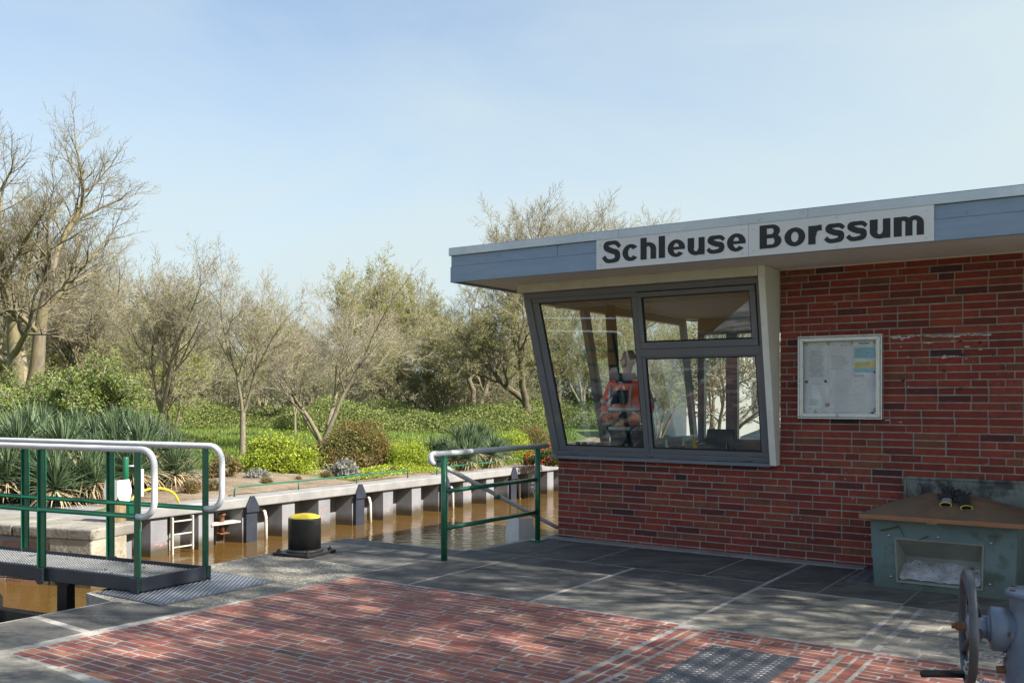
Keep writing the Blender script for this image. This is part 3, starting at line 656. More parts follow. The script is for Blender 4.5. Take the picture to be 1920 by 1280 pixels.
for (u0,u1,txt,t0,t1,lab) in ((1.031,2.420,'Schleuse',.070,1.370,'white sign plate reading Schleuse, left plate on the roof fascia'),(2.4225,3.807,'Borssum',.0925,1.3165,'white sign plate reading Borssum, right plate on the roof fascia')):
    s = thing('sign_plate', lab, 'sign', tuple(W(u0, RV0-.012, 2.580)), UA, 'name plates on the roof fascia')
    p = MB(); p.box(0,u1-u0,-.006,0,0,.262); p.build('plate', M['alu_sign'], s, bev=.0015)
    sign_text(txt, s, t0, t1, .052, .186, -.0065, M['letter'])
    for x,z in ((.04,.045),(.04,.215),(u1-u0-.05,.03),(u1-u0-.05,.225),((u1-u0)/2,.245),((u1-u0)/2,.02)):
        c = MB(); c.lathe([(.0075,0),(.0075,-.002),(.004,-.004)],10,axis='y',o=(x,-.006,z)); c.build('screw', M['alu'], s)
# notice board
nb = thing('notice_board', 'square aluminium notice board on the brick wall beside the window', 'notice board', tuple(W(2.509,-.008,1.264)), UA)
NW, NH = .713, .724
f = MB(); f.box(0,NW,-.012,0,0,NH); f.build('back_panel', M['board_back'], nb)
f = MB()
for (x0,x1,z0,z1) in ((0,NW,0,.013),(0,NW,NH-.013,NH),(0,.013,.0131,NH-.0131),(NW-.013,NW,.0131,NH-.0131)): f.box(x0,x1,-.052,-.0121,z0,z1)
f.build('outer_frame', M['alu'], nb, bev=.003)
f = MB(); a, b = .017, .048
f.prism_y([(a,a),(NW-a,a),(NW-b,b),(b,b)], -.058,-.03); f.prism_y([(b,NH-b),(NW-b,NH-b),(NW-a,NH-a),(a,NH-a)], -.058,-.03)
f.prism_y([(a,a),(b,b),(b,NH-b),(a,NH-a)], -.0575,-.03); f.prism_y([(NW-b,b),(NW-a,a),(NW-a,NH-a),(NW-b,NH-b)], -.0575,-.03)
f.build('door_frame', M['alu'], nb, bev=.002)
f = MB(); f.add([(b,-.040,b),(NW-b,-.040,b),(NW-b,-.040,NH-b),(b,-.040,NH-b)], [(0,1,2,3)]); f.build('pane', M['acrylic'], nb)
f = MB(); f.lathe([(.010,0),(.010,-.006),(.006,-.007)],14,axis='y',o=(NW*.487,-.058,.033)); f.build('lock', M['galv'], nb)
def NBW(x, z, d): return tuple(W(2.509+x, -.008-.012-d, 1.264+z))
def paper(x, z, w_, h_, lab, txt, tilt=0):
    o = thing('paper_notice', lab, 'notice', NBW(x,z,.0005), UA, 'papers pinned in the notice board')
    s = MB(); s.box(0,w_,-.0008,0,0,h_); s.build('sheet', M['paper'], o)
    for nm, mt, rows in txt:
        t = MB()
        for (x0,x1,z0,z1) in rows: t.box(x0*w_,x1*w_,-.0012,-.0009,z0*h_,z1*h_)
        t.build(nm, mt, o)
    return o
def rows(z0, z1, n, xa, xb, seed, h=.010, center=False):
    r = random.Random(seed); out_ = []
    for i in range(n):
        z = z1-(z1-z0)*i/max(n-1,1); L = r.uniform(.55,1)*(xb-xa); x = xa+((xb-xa)-L)/2 if center else xa
        c = x
        while c < x+L: 
            wd_ = r.uniform(.02,.07); out_.append((c, min(c+wd_, x+L), z, z+h)); c += wd_+.012
    return out_
paper(.056,.345,.200,.322,'white sheet with a long centred column of text, top left in the notice board',[('text_lines',M['ink'],rows(.07,.78,24,.12,.88,1,center=True)+rows(.86,.93,2,.55,.9,2))])
paper(.262,.345,.200,.322,'white letter with red emblem and two red lines, top centre in the notice board',[('text_lines',M['ink'],rows(.28,.62,7,.1,.9,3)+rows(.9,.95,2,.6,.98,4)+rows(.93,.93,1,.05,.3,5)),('red_text',M['ink_red'],rows(.72,.80,2,.2,.8,6,.005)+[(.52,.57,.88,.93)])])
paper(.466,.345,.196,.322,'white poster with blue and yellow bands, top right in the notice board',[('blue_band',M['blue_print'],[(.02,.98,.55,.83),(.02,.98,.17,.28)]),('yellow_band',M['yellow_print'],[(.02,.98,.29,.46)]),('heading',M['ink'],[(.25,.7,.93,.96)]+rows(.86,.89,2,.1,.9,7,.005))])
tt = MB()
for (x0,x1,z0,z1) in rows(.21,.26,2,.15,.85,8)+rows(.32,.43,4,.1,.9,9)+rows(.58,.80,8,.1,.9,10)+rows(.05,.10,3,.05,.6,12): tt.box(x0*.196,x1*.196,-.0016,-.0013,z0*.322,z1*.322)
tt.build('text_lines', M['ink'], [o for o in sc.objects if o.get('label','').startswith('white poster')][0])
paper(.056,.056,.200,.275,'white list with a narrow left column of times, bottom left in the notice board',[('text_lines',M['ink'],rows(.42,.82,9,.18,.32,13,.007)+rows(.22,.40,6,.18,.7,14)+rows(.9,.9,1,.3,.75,15,.01)+rows(.08,.12,2,.15,.35,16))])
def magnet(x, z, r, mat, lab):
    m = MB(); m.lathe([(r,0),(r,-.004),(r*.8,-.006),(r*.3,-.0062)],14,axis='y',o=(0,0,0)); o = m.build('magnet', mat, None, loc=NBW(x,z,.0018), rz=UA)
    tag(o, lab, 'magnet', 'magnets in the notice board')
for k,(x,lab) in enumerate(((.067,'tan magnet at the top left corner of the notice board'),(.256,'tan magnet between the two left top sheets'),(.458,'tan magnet left of the blue and yellow poster'),(.645,'tan magnet at the top right corner of the board'))): magnet(x,.655,.014,M['tan'],lab)
magnet(.144,.070,.012,M['tan'],'tan magnet at the foot of the bottom left list'); magnet(.068,.325,.012,M['navy'],'dark magnet at the left top of the lower list'); magnet(.234,.328,.012,M['navy'],'dark magnet at the right top of the lower list')
magnet(.645,.40,.009,M['navy'],'small dark magnet under the blue and yellow poster'); magnet(.25,.125,.018,M['pink'],'large pink magnet right of the lower list'); magnet(.652,.08,.015,M['teal'],'blue magnet in the bottom right corner of the board'); magnet(.628,.055,.012,M['navy'],'dark magnet beside the blue magnet at bottom right')

def litter(name, lab, mat, n, seed, s0, s1, box, flat=.5):
    r_ = random.Random(seed); m = MB(); m.col = []
    for _ in range(n):
        u, v = r_.uniform(box[0],box[1]), r_.uniform(box[2],box[3]); s = r_.uniform(s0,s1); p = W(u,v,.001); k = 5; a0 = r_.uniform(0,6.28)
        ring = [(p.x+s*math.cos(a0+6.28*i/k)*r_.uniform(.5,1), p.y+s*math.sin(a0+6.28*i/k)*r_.uniform(.5,1)) for i in range(k)]
        m.add([(x,y,.0002) for x,y in ring]+[(p.x,p.y,s*flat)], [(i,(i+1)%k,k) for i in range(k)]); m.col += [r_.random()]*(k+1)
    tag(m.build(name, mat), lab, 'litter', kind='stuff')
litter('grit_crumbs','fine grit and crumbs scattered over the paving', brickmat('crumbs', [(0,(.05,.045,.04)),(.6,(.16,.14,.11)),(1,(.42,.40,.35))]), 2600, 3, .0015, .006, (-1.6,4.5,-5.6,-.1))
litter('leaf_crumbs','dry brown leaf bits and bud scales on the paving', brickmat('leafbits', [(0,(.06,.03,.015)),(1,(.20,.11,.04))]), 160, 5, .005, .013, (-1.2,4.5,-5.6,-.1), .25)
# ================================================================ far bank wall
fw = thing('sheet_pile_wall', 'long grey sheet pile wall with concrete cap across the canal', 'wall', tuple(W(-5.71,0,0)), UA)
# local: x = away from canal (+x towards canal), y along the wall
P = []; v = -1.12; k = -3
prof = [(-.0,-.30)]
y = -.70-.375
prof = []
while y < 42:
    c = y+.375
    prof += [(c-.20,-.30),(c-.125,0.0),(c+.125,0.0),(c+.20,-.30)]; y += .75
prof = [p for p in prof if p[0] > -1.15]; prof = [(-1.15,-.30)]+prof
m = MB(); n = len(prof)
m.add([(x,yy,-2.5) for yy,x in prof]+[(x,yy,-.125) for yy,x in prof], [(i,i+1,n+i+1,n+i) for i in range(n-1)])
m.build('piling', M['sheet'], fw)
m = MB(); yy = -.325
while yy < 40:
    m.tube([(-.285,yy,-2),(-.285,yy,-.126)], .018, 6); yy += .75
m.build('interlock', mk('pale interlock seam', (.42,.41,.38), .7, c2=(.30,.28,.25), sc_=5), fw)
m = MB(); m.box(-.34,.05,-1.10,42,-.125,.010); m.build('cap_beam', M['cap'], fw, bev=.015)
for v in (.80,3.05,5.30,7.55,9.8,12.05):
    m = MB(); m.prism_x([(v-.115,-.20),(v+.115,-.20),(v+.115,-.12),(v+.03,.035),(v-.03,.035),(v-.115,-.12)], .052,.085)
    m.box(.003,.06,v-.10,v+.10,-2,-.205); m.build('fender_bracket', M['steel_dark'], fw, bev=.004)['label'] = 'dark pointed steel bracket on the cap'
    m = MB(); m.tube([(-.28,v+.33,-.20),(-.12,v+.33,-.19),(-.05,v+.33,-.23),(-.02,v+.33,-.32),(-.015,v+.33,-.75)], .024, 8); m.build('drain_pipe', M['ladder'], fw)
m = MB(); m.box(-.3,.02,.13,.63,-.33,-.305); m.build('mooring_ledge', M['ladder'], fw)
m = MB(); m.lathe([(.035,-.46),(.035,-.30),(.035,-.22),(.055,-.21),(.055,-.18),(.03,-.175)],14,c=(-.08,.38)); m.box(-.15,-.01,.30,.46,-.47,-.455); m.build('mooring_pin', M['rust'], fw)
# red paint scrapes on the piles
m = MB(); r_ = random.Random(4)
for k_ in range(46):
    v = -.70+.75*r_.choice([0,0,3,4,4,5,6,7,8,8,9,10,11,13]); yy = v+r_.uniform(-.11,.11); z = r_.uniform(-.5,-.2)
    w_, h_ = r_.uniform(.01,.06), r_.uniform(.006,.02)
    n_ = 7; pp = [(yy+w_*math.cos(6.28*i/n_)*r_.uniform(.4,1), z+h_*math.sin(6.28*i/n_)*r_.uniform(.4,1)) for i in range(n_)]
    m.prism_x(pp, .0005,.0015)
m.build('paint_scrape', mk('red paint scrape', (.50,.16,.14), .7, c2=(.34,.24,.23), sc_=30), fw)['label'] = 'faded red boat paint scrapes on the piles'
# ladder with yellow hoop
ld = thing('quay_ladder', 'pale rusty ladder hanging on the sheet pile wall left of the ledge', 'ladder', tuple(W(-5.69,-.37,0)), UA)
m = MB()
for s in (-.16,.16): m.box(-.006,.046,s-.010,s+.010,-1.3,-.14)
m.build('rail', M['ladder'], ld, bev=.003)
for k in range(7):
    m = MB(); m.tube([(.02,-.152,-.20-.172*k),(.02,.152,-.20-.172*k)], .011, 8); m.build('rung', M['ladder'], ld)
hp = MB(); c = W(-5.90,-.62,0)
hp.tube([tuple(W(-5.93,-.22,0))]+[tuple(W(-5.93,-.62+.36*math.cos(a)+(0),.0)+Vector((0,0,.05+.19*math.sin(a)))) for a in [math.pi*i/14 for i in range(1,14)]]+[tuple(W(-5.93,-.98,0))], .016, 8)
tag(hp.build('grab_hoop', M['yellow']), 'yellow arched grab hoop at the top of the quay ladder', 'hoop')
# low green rails on the cap
def lowrail(v0, v1, posts, lab):
    t = thing('low_rail', lab, 'railing', tuple(W(-5.97,0,0)), UA, 'low green rails along the sheet pile cap')
    m = MB(); m.tube([(0,v0,.012),(0,v0,.10),(0,v0+.02,.13),(0,v0+.05,.145),(0,v1-.04,.145),(0,v1-.01,.13),(0,v1,.10),(0,v1,.012)], .0125, 8); m.build('rail', M['green'], t)
    for v in posts:
        m = MB(); m.tube([(0,v,.012),(0,v,.14)], .010, 8); m.build('post', M['green'], t)
lowrail(.75,4.62,[2.0,3.3],'low green rail on the wall cap between the footbridge and the handrail')
lowrail(5.45,12.0,[6.9,8.4,9.9],'low green rail on the wall cap seen through the handrail')

# ---------------------------------------------------------------- old lock wall on the left
lw_ = thing('lock_wall', 'old brick and concrete lock wall behind the footbridge', 'wall', (-4.59,10.36,0), math.atan2(.44,-1.21))
# local x runs to the left along the wall, y>0 is towards the camera side? (rotated +90 from x)
m = MB(); m.col = []
def add_c(mb,*a,mi=1): mb.box(*a, mi=mi); mb.col += [.5]*8
sgn = 1
rr = random.Random(31); C=.085
Lw = 9.0
m.box(.02,Lw,-.5,-.01,-2.5,-.06, mi=1); m.col += [.5]*8
for i in range(22):
    za = -1.95+i*C; 
    if za+C > -.135: break
    a = .60-rr.choice([0,.12,.06])
    while a < Lw:
        l = rr.choice([.25,.25,.12]); lo, hi = max(a,.60), a+l; a += l
        if hi-lo<.03: continue
        g=.007; d=rr.uniform(-.004,.002)
        q=[(lo+g,za+g),(hi-g,za+g),(hi-g,za+C-g),(lo+g,za+C-g)]
        m.add([(x,-.01,z) for x,z in q]+[(x,.004+d,z) for x,z in q], [(7,6,5,4),(0,4,5,1),(1,5,6,2),(2,6,7,3),(3,7,4,0)][0:5], 0); m.col += [rr.random()]*8
m.build('brickwork', [brickmat('old lock brick', [(0,(.16,.12,.10)),(.3,(.30,.13,.09)),(.6,(.36,.20,.15)),(.8,(.42,.33,.26)),(1,(.34,.15,.10))], .8, dark=(.30,.27,.2), sc_=7), M['old_conc']], lw_)
m = MB(); m.box(-.02,.58,-.52,.02,-2.5,-.055); m.build('corner_pier', M['old_conc'], lw_, bev=.02)
m = MB()
for k in range(8): m.box(-.03+k*1.15,-.03+k*1.15+1.14,-.75,.03,-.115,.012+.004*(k%2)); 
m.build('coping', M['coping'], lw_, bev=.02)

# ---------------------------------------------------------------- timber piles with white boards
def pile(x, y, top, r, lab, yaw, bw, bh, tilt=0, bz=0, bottom=-1.6):
    t = thing('mooring_pile', lab, 'pile', (x,y,0), 0, 'timber mooring piles with white boards')
    m = MB(); m.lathe([(r*1.05,bottom),(r,top-.3),(r*.98,top-.02),(r*.9,top)],18); m.build('post', M['pile_wood'], t)
    fx, fy = math.sin(yaw), -math.cos(yaw)
    for s in (-1,1):
        a = yaw+s*R(40); tx, ty = math.cos(a)*s, math.sin(a)*s; nx, ny = math.sin(a), -math.cos(a)
        pts = [(0,bh*.5),(.84*bw,bh*.5),(bw,0),(.84*bw,-bh*.5),(.2*bw,-bh*.42),(0,-bh*.18)]; n_ = len(pts); m = MB()
        vs = [(tx*x+fx*r*1.55, ty*x+fy*r*1.55, top+bz+z) for x,z in pts]; vb = [(x-nx*.022, y-ny*.022, z) for x,y,z in vs]
        fc = [tuple(range(n_))[::s], tuple(range(n_,2*n_))[::-s]]+[(i,(i+1)%n_,n_+(i+1)%n_,n_+i) for i in range(n_)]
        m.add(vs+vb, fc); m.build('board', M['white_paint'], t)
pile(-4.57,11.0,.43,.092,'timber pile with white hexagonal boards behind the footbridge rail',R(22),.20,.26,bz=-.06)
pile(.105,11.0,.045,.14,'squat timber pile with white boards in the water beside the building',R(-8),.23,.40,bz=-.17)

# ---------------------------------------------------------------- lamp post and white panel on the far bank
g = thing('service_post', 'short green post with a white box on brackets before the yuccas', 'post', (-4.78,11.75,0), R(15))
m = MB(); m.lathe([(.036,0),(.036,.70),(.030,.715)],14); m.build('post', M['green'], g)
m = MB(); m.prism_y([(.036,0),(.13,0),(.036,.30)],-.006,.006); m.box(-.10,.14,-.08,.08,.0,.012); m.build('foot', M['green'], g)
m = MB(); m.box(.125,.205,-.05,.05,.22,.56); m.build('white_box', M['white_plastic'], g, bev=.008)
m = MB(); m.tube([(.03,0,.60),(.13,0,.60),(.16,0,.575)], .012, 8); m.tube([(.03,0,.18),(.16,0,.19)], .010, 8); m.build('bracket', M['white_plastic'], g)

# ---------------------------------------------------------------- footbridge over the gate
D = Vector((-.905,.425,0)).normalized(); Nn = Vector((-2.74,7.0,0)); Ff = Vector((-2.418,7.485,0))
fb = thing('gate_footbridge', 'green railed steel footbridge with grip grating over the lock gate', 'footbridge', (Nn.x,Nn.y,0), math.atan2(D.y,D.x))
# local x runs along the bridge away to the left, local y<0 is the far side
Minv = (Matrix.Translation(Nn) @ Matrix.Rotation(math.atan2(D.y,D.x),4,'Z')).inverted()
fl = Minv @ Ff; FW = -fl.y; FX = fl.x      # far side is at y=-FW, its corner at x=FX
LB = 6.2; ZD = .100
def endx(y): return FX*(-y)/FW
m = MB(); m.box(.0,LB,-.0,.010,.020,.122); m.box(.0,LB,-.045,-.0005,.020,.028); m.box(0,LB,-.045,-.0005,.114,.122)
m.box(FX,LB,-FW-.010,-FW,.020,.122); m.box(FX,LB,-FW+.0005,-FW+.045,.020,.028)
m.hexa([(0,0,.020),(-.012,.004,.020),(FX-.012,-FW,.020),(FX,-FW-.004,.020)],[(0,0,.122),(-.012,.004,.122),(FX-.012,-FW,.122),(FX,-FW-.004,.122)])
m.build('side_channel', M['steel_dark'], fb, bev=.003)
# grating: raised grip pattern on a plate
m = MB(); m.add([(.004,-.003,.088),(FX+.004,-FW+.003,.088),(LB,-FW+.003,.088),(LB,-.003,.088)], [(0,1,2,3)], 1)
pt = .036; j = 0; yy = -.02
while yy > -FW+.02:
    xx = endx(yy)+.025+(.5*pt if j%2 else 0)
    while xx < 4.4:
        a, h = .0095, .010
        m.add([(xx-a,yy-a*.8,.0885),(xx+a,yy-a*.8,.0885),(xx+a,yy+a*.8,.0885),(xx-a,yy+a*.8,.0885),(xx-a*.7,yy-a*.5,.0885+h),(xx+a*.7,yy-a*.5,.0885+h),(xx+a*.7,yy+a*.5,.0885+h),(xx-a*.7,yy+a*.5,.0885+h)],
              [(0,1,5,4),(1,2,6,5),(2,3,7,6),(3,0,4,7)], 0)
        m.add([(xx-a*.55,yy-a*.4,.0885+h-.010),(xx+a*.55,yy-a*.4,.0885+h-.010),(xx+a*.55,yy+a*.4,.0885+h-.010),(xx-a*.55,yy+a*.4,.0885+h-.010)], [(0,1,2,3)], 1)
        xx += pt
    yy -= pt*.82; j += 1
m.build('grating', [M['grate'], M['black_steel']], fb)
def brail(y, x0, posts, wide):
    zt, zm = 1.068, .575
    m = MB(); r = .12; e = x0-.17
    pts = [(LB+2,y,zt)]+[tuple(p) for p in arc((e+r,y,zt-r), r, math.pi/2, math.pi, 7, (1,0,0),(0,0,1))]
    pts += [tuple(p) for p in arc((e+r,y,zm+r), r, math.pi, math.pi*1.5, 7, (1,0,0),(0,0,1))]+[(x0+.0,y,zm)]
    m.tube(pts, .0235, 12); m.build('handrail', M['white_rail'], fb)
    m = MB(); m.tube([(x0+.01,y,zm),(LB+2,y,zm)], .0195, 10); m.build('mid_rail', M['green'], fb)
    for k, px_ in enumerate(posts):
        m = MB(); s = -1 if y < -.1 else 1
        zb = .03 if px_ < 3 else .03
        m.box(px_-.030,px_+.030,y-.004,y+.004,zb,zt-.015)
        m.box(px_-.004,px_+.004,y-.034,y-.0045,.125,zt-.022)
        if k: m.box(px_+.031,px_+.040,y-.034,y+.02,zb,zt-.025)
        m.build('post', M['green'], fb, bev=.002)
        m = MB(); m.prism_y([(px_-.034,.123),(px_-.034,.02),(px_-.02,-.004),(px_+.02,-.004),(px_+.044,.02),(px_+.044,.123)], y+.012 if y>-.1 else y-.03, y+.030 if y>-.1 else y-.012); m.build('post_shoe', M['steel_dark'], fb, bev=.004)
brail(.016, .015, [.015,1.02,2.05,3.08,4.1,5.1], 1)
brail(-FW-.016, FX+.015, [FX+.015,FX+1.04,FX+2.08,FX+3.1,FX+4.1], 0)
for px_, yy in ((.97,-.16),(.80,-FW+.05),(3.1,-.18)):
    m = MB(); z0 = -1.4
    if yy > -.3: m.prism_y([(px_-.065,z0),(px_+.065,z0),(px_+.055,-.045),(px_+.11,.0),(px_+.14,.018),(px_-.14,.018),(px_-.11,.0),(px_-.055,-.045)], yy-.04, yy+.04)
    else: m.box(px_-.03,px_+.03,yy-.03,yy+.03,z0,.019)
    m.build('support', M['black_steel'], fb, bev=.004)
# lock gate below
gt = thing('lock_gate', 'black tarred steel lock gate standing in the water under the footbridge', 'gate', (Nn.x,Nn.y,0), math.atan2(D.y,D.x))
m = MB(); m.box(.55,6.5,-.42,-.30,-2.5,-.56); m.box(.55,6.5,-.5,-.24,-.60,-.55); m.build('leaf_plate', M['black_steel'], gt)
m = MB(); m.box(.1,6.5,.10,.17,-.30,-.195); m.build('top_beam', M['black_steel'], gt, bev=.01)
m = MB(); m.lathe([(.10,-2.2),(.10,-.12),(.06,-.06)],16,c=(1.42,.18)); m.build('pintle_post', M['black_steel'], gt)
m = MB(); m.hexa([(.02,-.30,-.7),(.5,-.36,-.7),(.5,-.40,-.7),(.02,-.42,-.7)],[(.02,-.30,-.03),(.35,-.36,-.16),(.35,-.40,-.16),(.02,-.42,-.03)]); m.build('heel_plate', M['black_steel'], gt)
lg = MB(); lg.prism([(W(-2.6,-6.5).x,W(-2.6,-6.5).y),(W(-1.04,-6.5).x,W(-1.04,-6.5).y),(W(-1.05,-5.2).x,W(-1.05,-5.2).y),(W(-1.8,-4.9).x,W(-1.8,-4.9).y),(W(-2.6,-5.0).x,W(-2.6,-5.0).y)], -2.5, -.32)
tag(lg.build('lock_ledge', M['cap'], None, bev=.01), kind='structure')

# ---------------------------------------------------------------- tread plates
def tread(name, lab, u0,u1,v0,v1, pitch, mode):
    t = thing(name, lab, 'plate', tuple(W(u0,v0,0)), UA)
    a, b = u1-u0, v1-v0
    m = MB(); m.box(0,a,0,b,-.004,.008); m.build('plate', M['tread' if mode=='dot' else 'tread_worn'], t, bev=.002)
    m = MB(); i = 0; y = .02
    while y < b-.02:
        x = .02+(.5*pitch if i%2 else 0); k = 0
        while x < a-.02:
            L, Wd = (pitch*.42, pitch*.13) if mode=='bar' else (pitch*.22, pitch*.20)
            q = math.pi/4*(1 if (i+k)%2 else -1) if mode=='bar' else 0
            c, s = math.cos(q), math.sin(q)
            f = lambda p, z: (x+p[0]*c-p[1]*s, y+p[0]*s+p[1]*c, z)
            lo = [f(p,.008) for p in ((-L,0),(0,-Wd),(L,0),(0,Wd))]; hi = [f((p[0]*.55,p[1]*.5),.0115 if mode=='bar' else .013) for p in ((-L,0),(0,-Wd),(L,0),(0,Wd))]
            m.add(lo+hi, [(4,5,6,7),(0,1,5,4),(1,2,6,5),(2,3,7,6),(3,0,4,7)]); x += pitch; k += 1
        y += pitch*(.5 if mode=='bar' else .62); i += 1
    m.build('tread_pattern', M['stud' if mode=='dot' else 'stud_worn'], t)
    return t
tread('tread_plate','blue grey studded tread plate under the end of the footbridge', -1.37,-.60,-4.33,-3.28, .042, 'dot')
tread('tread_plate','worn chequered steel plate set in the red brick paving', 2.985,3.50,-4.35,-3.17, .047, 'bar')
tread('tread_plate','dark ribbed cover plate beside the salt bin', 3.10,3.55,-.75,-.12, .05, 'bar')

# ---------------------------------------------------------------- bollard
bo = thing('mooring_bollard', 'black steel bollard with yellow domed top at the canal edge', 'bollard', (-1.925,8.81,0), UA+R(8))
m = MB(); m.lathe([(.150,.03),(.150,.32),(.149,.336),(.146,.340)],32); m.build('shaft', M['black_steel'], bo)
m = MB(); m.lathe([(.1478,.334),(.144,.344),(.128,.355),(.09,.368),(.045,.375),(.004,.376)],32); m.build('yellow_cap', M['yellow'], bo)
m = MB(); m.box(-.205,.205,-.205,.205,-.004,.030); m.build('base_plate', M['black_steel'], bo, bev=.006)
m = MB(); m.lathe([(.175,.029),(.152,.055)],28); m.build('weld_collar', M['black_steel'], bo)
for x,y in ((-.165,-.165),(.165,-.165),(-.165,.165),(.165,.165)):
    m = MB(); m.lathe([(.022,.03),(.022,.048),(.010,.0481),(.010,.062)],6,c=(x,y),sm=False); m.build('bolt', M['black_steel'], bo)

# ---------------------------------------------------------------- handrail at the steps
A = Vector((-.604,8.46,0)); Bq = Vector((.26,9.63,0)); E = (Bq-A).normalized(); Lp = (Bq-A).length
hr = thing('step_handrail', 'green handrail with white top tube beside the water steps', 'railing', tuple(A), math.atan2(E.y,E.x))
m = MB(); m.tube([(0,0,-.01),(0,0,.93)], .029, 14); m.build('post', M['green'], hr)
m = MB(); m.tube([(Lp,0,.0),(Lp,0,.93)], .027, 14); m.build('post', M['green'], hr)
m = MB(); m.box(Lp-.075,Lp+.075,-.06,.06,0,.012); m.build('base_plate', M['green'], hr, bev=.003)
for z in (.615,.285):
    m = MB(); m.tube([(.02,0,z),(Lp-.02,0,z+.006)], .0205, 10); m.build('mid_rail', M['green'], hr)
m = MB(); hk = [(Lp+.17,0,.955),(-.06,0,.951)]+[tuple(p) for p in arc((-.09,.035,.905), .048, math.pi/2, math.pi*1.35, 8, (1,0,0),(0,.25,.97))]
m.tube(hk, .0255, 12); m.build('handrail', M['white_rail'], hr)
m = MB(); m.tube([(-.10,.09,.885),(-.02,.10,.885),(.10,.10,.83),(1.95,.10,.075),(2.06,.10,.045),(2.14,.10,.045),(2.6,.10,.04)], .0215, 12); m.build('stair_rail', M['white_rail'], hr)
m = MB(); m.tube([(0,.0,.885),(0,.10,.885)], .013, 8); m.tube([(.9,.10,.47),(.915,.10,.50)], .03,10); m.build('rail_joint', M['green'], hr)
# water steps going down beside the building
st = MB()
for k in range(5): st.prism([(W(u,v).x,W(u,v).y) for u,v in ((-1.25,-1.21+.27*k),(-.33,-1.21+.27*k),(-.33,-1.21+.27*(k+1)),(-1.25,-1.21+.27*(k+1)))], -2.5, -.19*(k+1))
tag(st.build('water_steps', M['cap'], None), kind='structure')
hk = MB(); hk.tube([tuple(W(-.10,1.0,.32)),tuple(W(-.16,1.0,.36)),tuple(W(-.21,1.0,.335)),tuple(W(-.20,1.0,.29))], .012, 8); hk.tube([tuple(W(-.0,1.0,.24)),tuple(W(-.12,1.0,.34))], .016, 8)
tag(hk.build('wall_hook', M['black_steel']), 'small dark rope hook on the left corner of the brick building', 'hook')

# ---------------------------------------------------------------- salt bin
sb = thing('grit_bin', 'faded green grit bin with orange brown lid against the brick wall', 'grit bin', tuple(W(3.335,-.80,0)), UA)
bw, bd = .96, .62; o = .026   # base size, taper out at top
ch = (.175,.745,.06,.375)    # chute x0,x1,z0,z1
m = MB(); H = .545
def fr(x, z): return (x+(x/bw-.5)*2*o*z/H*1.0, -o*z/H, z)   # point on the sloping front
x0,x1,z0,z1 = ch
q = [fr(0,0),fr(bw,0),fr(bw,H),fr(0,H)]; ih = [fr(x0,z0),fr(x1,z0),fr(x1,z1),fr(x0,z1)]
m.add(q+ih, [(0,1,5,4),(1,2,6,5),(2,3,7,6),(3,0,4,7)])
bk_ = [(0,bd,0),(bw,bd,0),(bw+o,bd+.02,H),(-o,bd+.02,H)]
m.add(q+bk_, [(0,3,7,4),(1,5,6,2),(5,4,7,6),(0,4,5,1),(3,2,6,7)])
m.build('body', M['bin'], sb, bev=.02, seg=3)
m = MB(); dp = .15
inn = [(x0+.03,dp,z0+.06),(x1-.03,dp,z0+.06),(x1-.025,dp-.02,z1-.14),(x0+.025,dp-.02,z1-.14)]
m.add(ih+inn, [(0,4,7,3),(1,2,6,5),(3,7,6,2),(4,5,6,7),(0,1,5,4)]); 
rim = [(x0-.012,z0-.012),(x1+.012,z0-.012),(x1+.012,z1+.012),(x0-.012,z1+.012)]
for i in range(4):
    j=(i+1)%4; a_,b_ = rim[i],rim[j]; c_,d_ = [(x0,z0),(x1,z0),(x1,z1),(x0,z1)][j],[(x0,z0),(x1,z0),(x1,z1),(x0,z1)][i]
    f0=[fr(*p) for p in (a_,b_,c_,d_)]; m.hexa([(x,y-.010,z) for x,y,z in f0],[(x,y+.004,z) for x,y,z in f0])
m.build('chute', M['bin_in'], sb, bev=.002)
m = MB(); nx_, ny_ = 26, 10; r_ = random.Random(2); vv = []
for i in range(nx_+1):
    for j in range(ny_+1):
        x = x0+.006+(x1-x0-.012)*i/nx_; y = fr(0,z0)[1]+.004+(dp+.02)*j/ny_
        vv.append((x, y, z0+.015+.15*(j/ny_)**.8+.014*math.sin(i*.5)*j/ny_+r_.uniform(-.006,.006)))
m.add(vv, [(i*(ny_+1)+j,(i+1)*(ny_+1)+j,(i+1)*(ny_+1)+j+1,i*(ny_+1)+j+1) for i in range(nx_) for j in range(ny_)], sm=True); m.build('grit', M['grit'], sb)
for x,z in ((.125,.40),(.46,.415),(.80,.40),(.125,.085),(.80,.10)):
    m = MB(); p = fr(x,z); m.lathe([(.011,0),(.009,-.005),(.003,-.007)],10,axis='y',o=p); m.build('screw', M['galv'], sb)
m = MB(); p = fr(.42,.52); m.hexa([(p[0]-.05,p[1]-.03,.545),(p[0]+.05,p[1]-.03,.545),(p[0]+.05,p[1]+.02,.545),(p[0]-.05,p[1]+.02,.545)],[(p[0]-.032,p[1]-.02,.512),(p[0]+.032,p[1]-.02,.512),(p[0]+.032,p[1]+.02,.512),(p[0]-.032,p[1]+.02,.512)][::1]); m.build('catch', M['white_plastic'], sb)
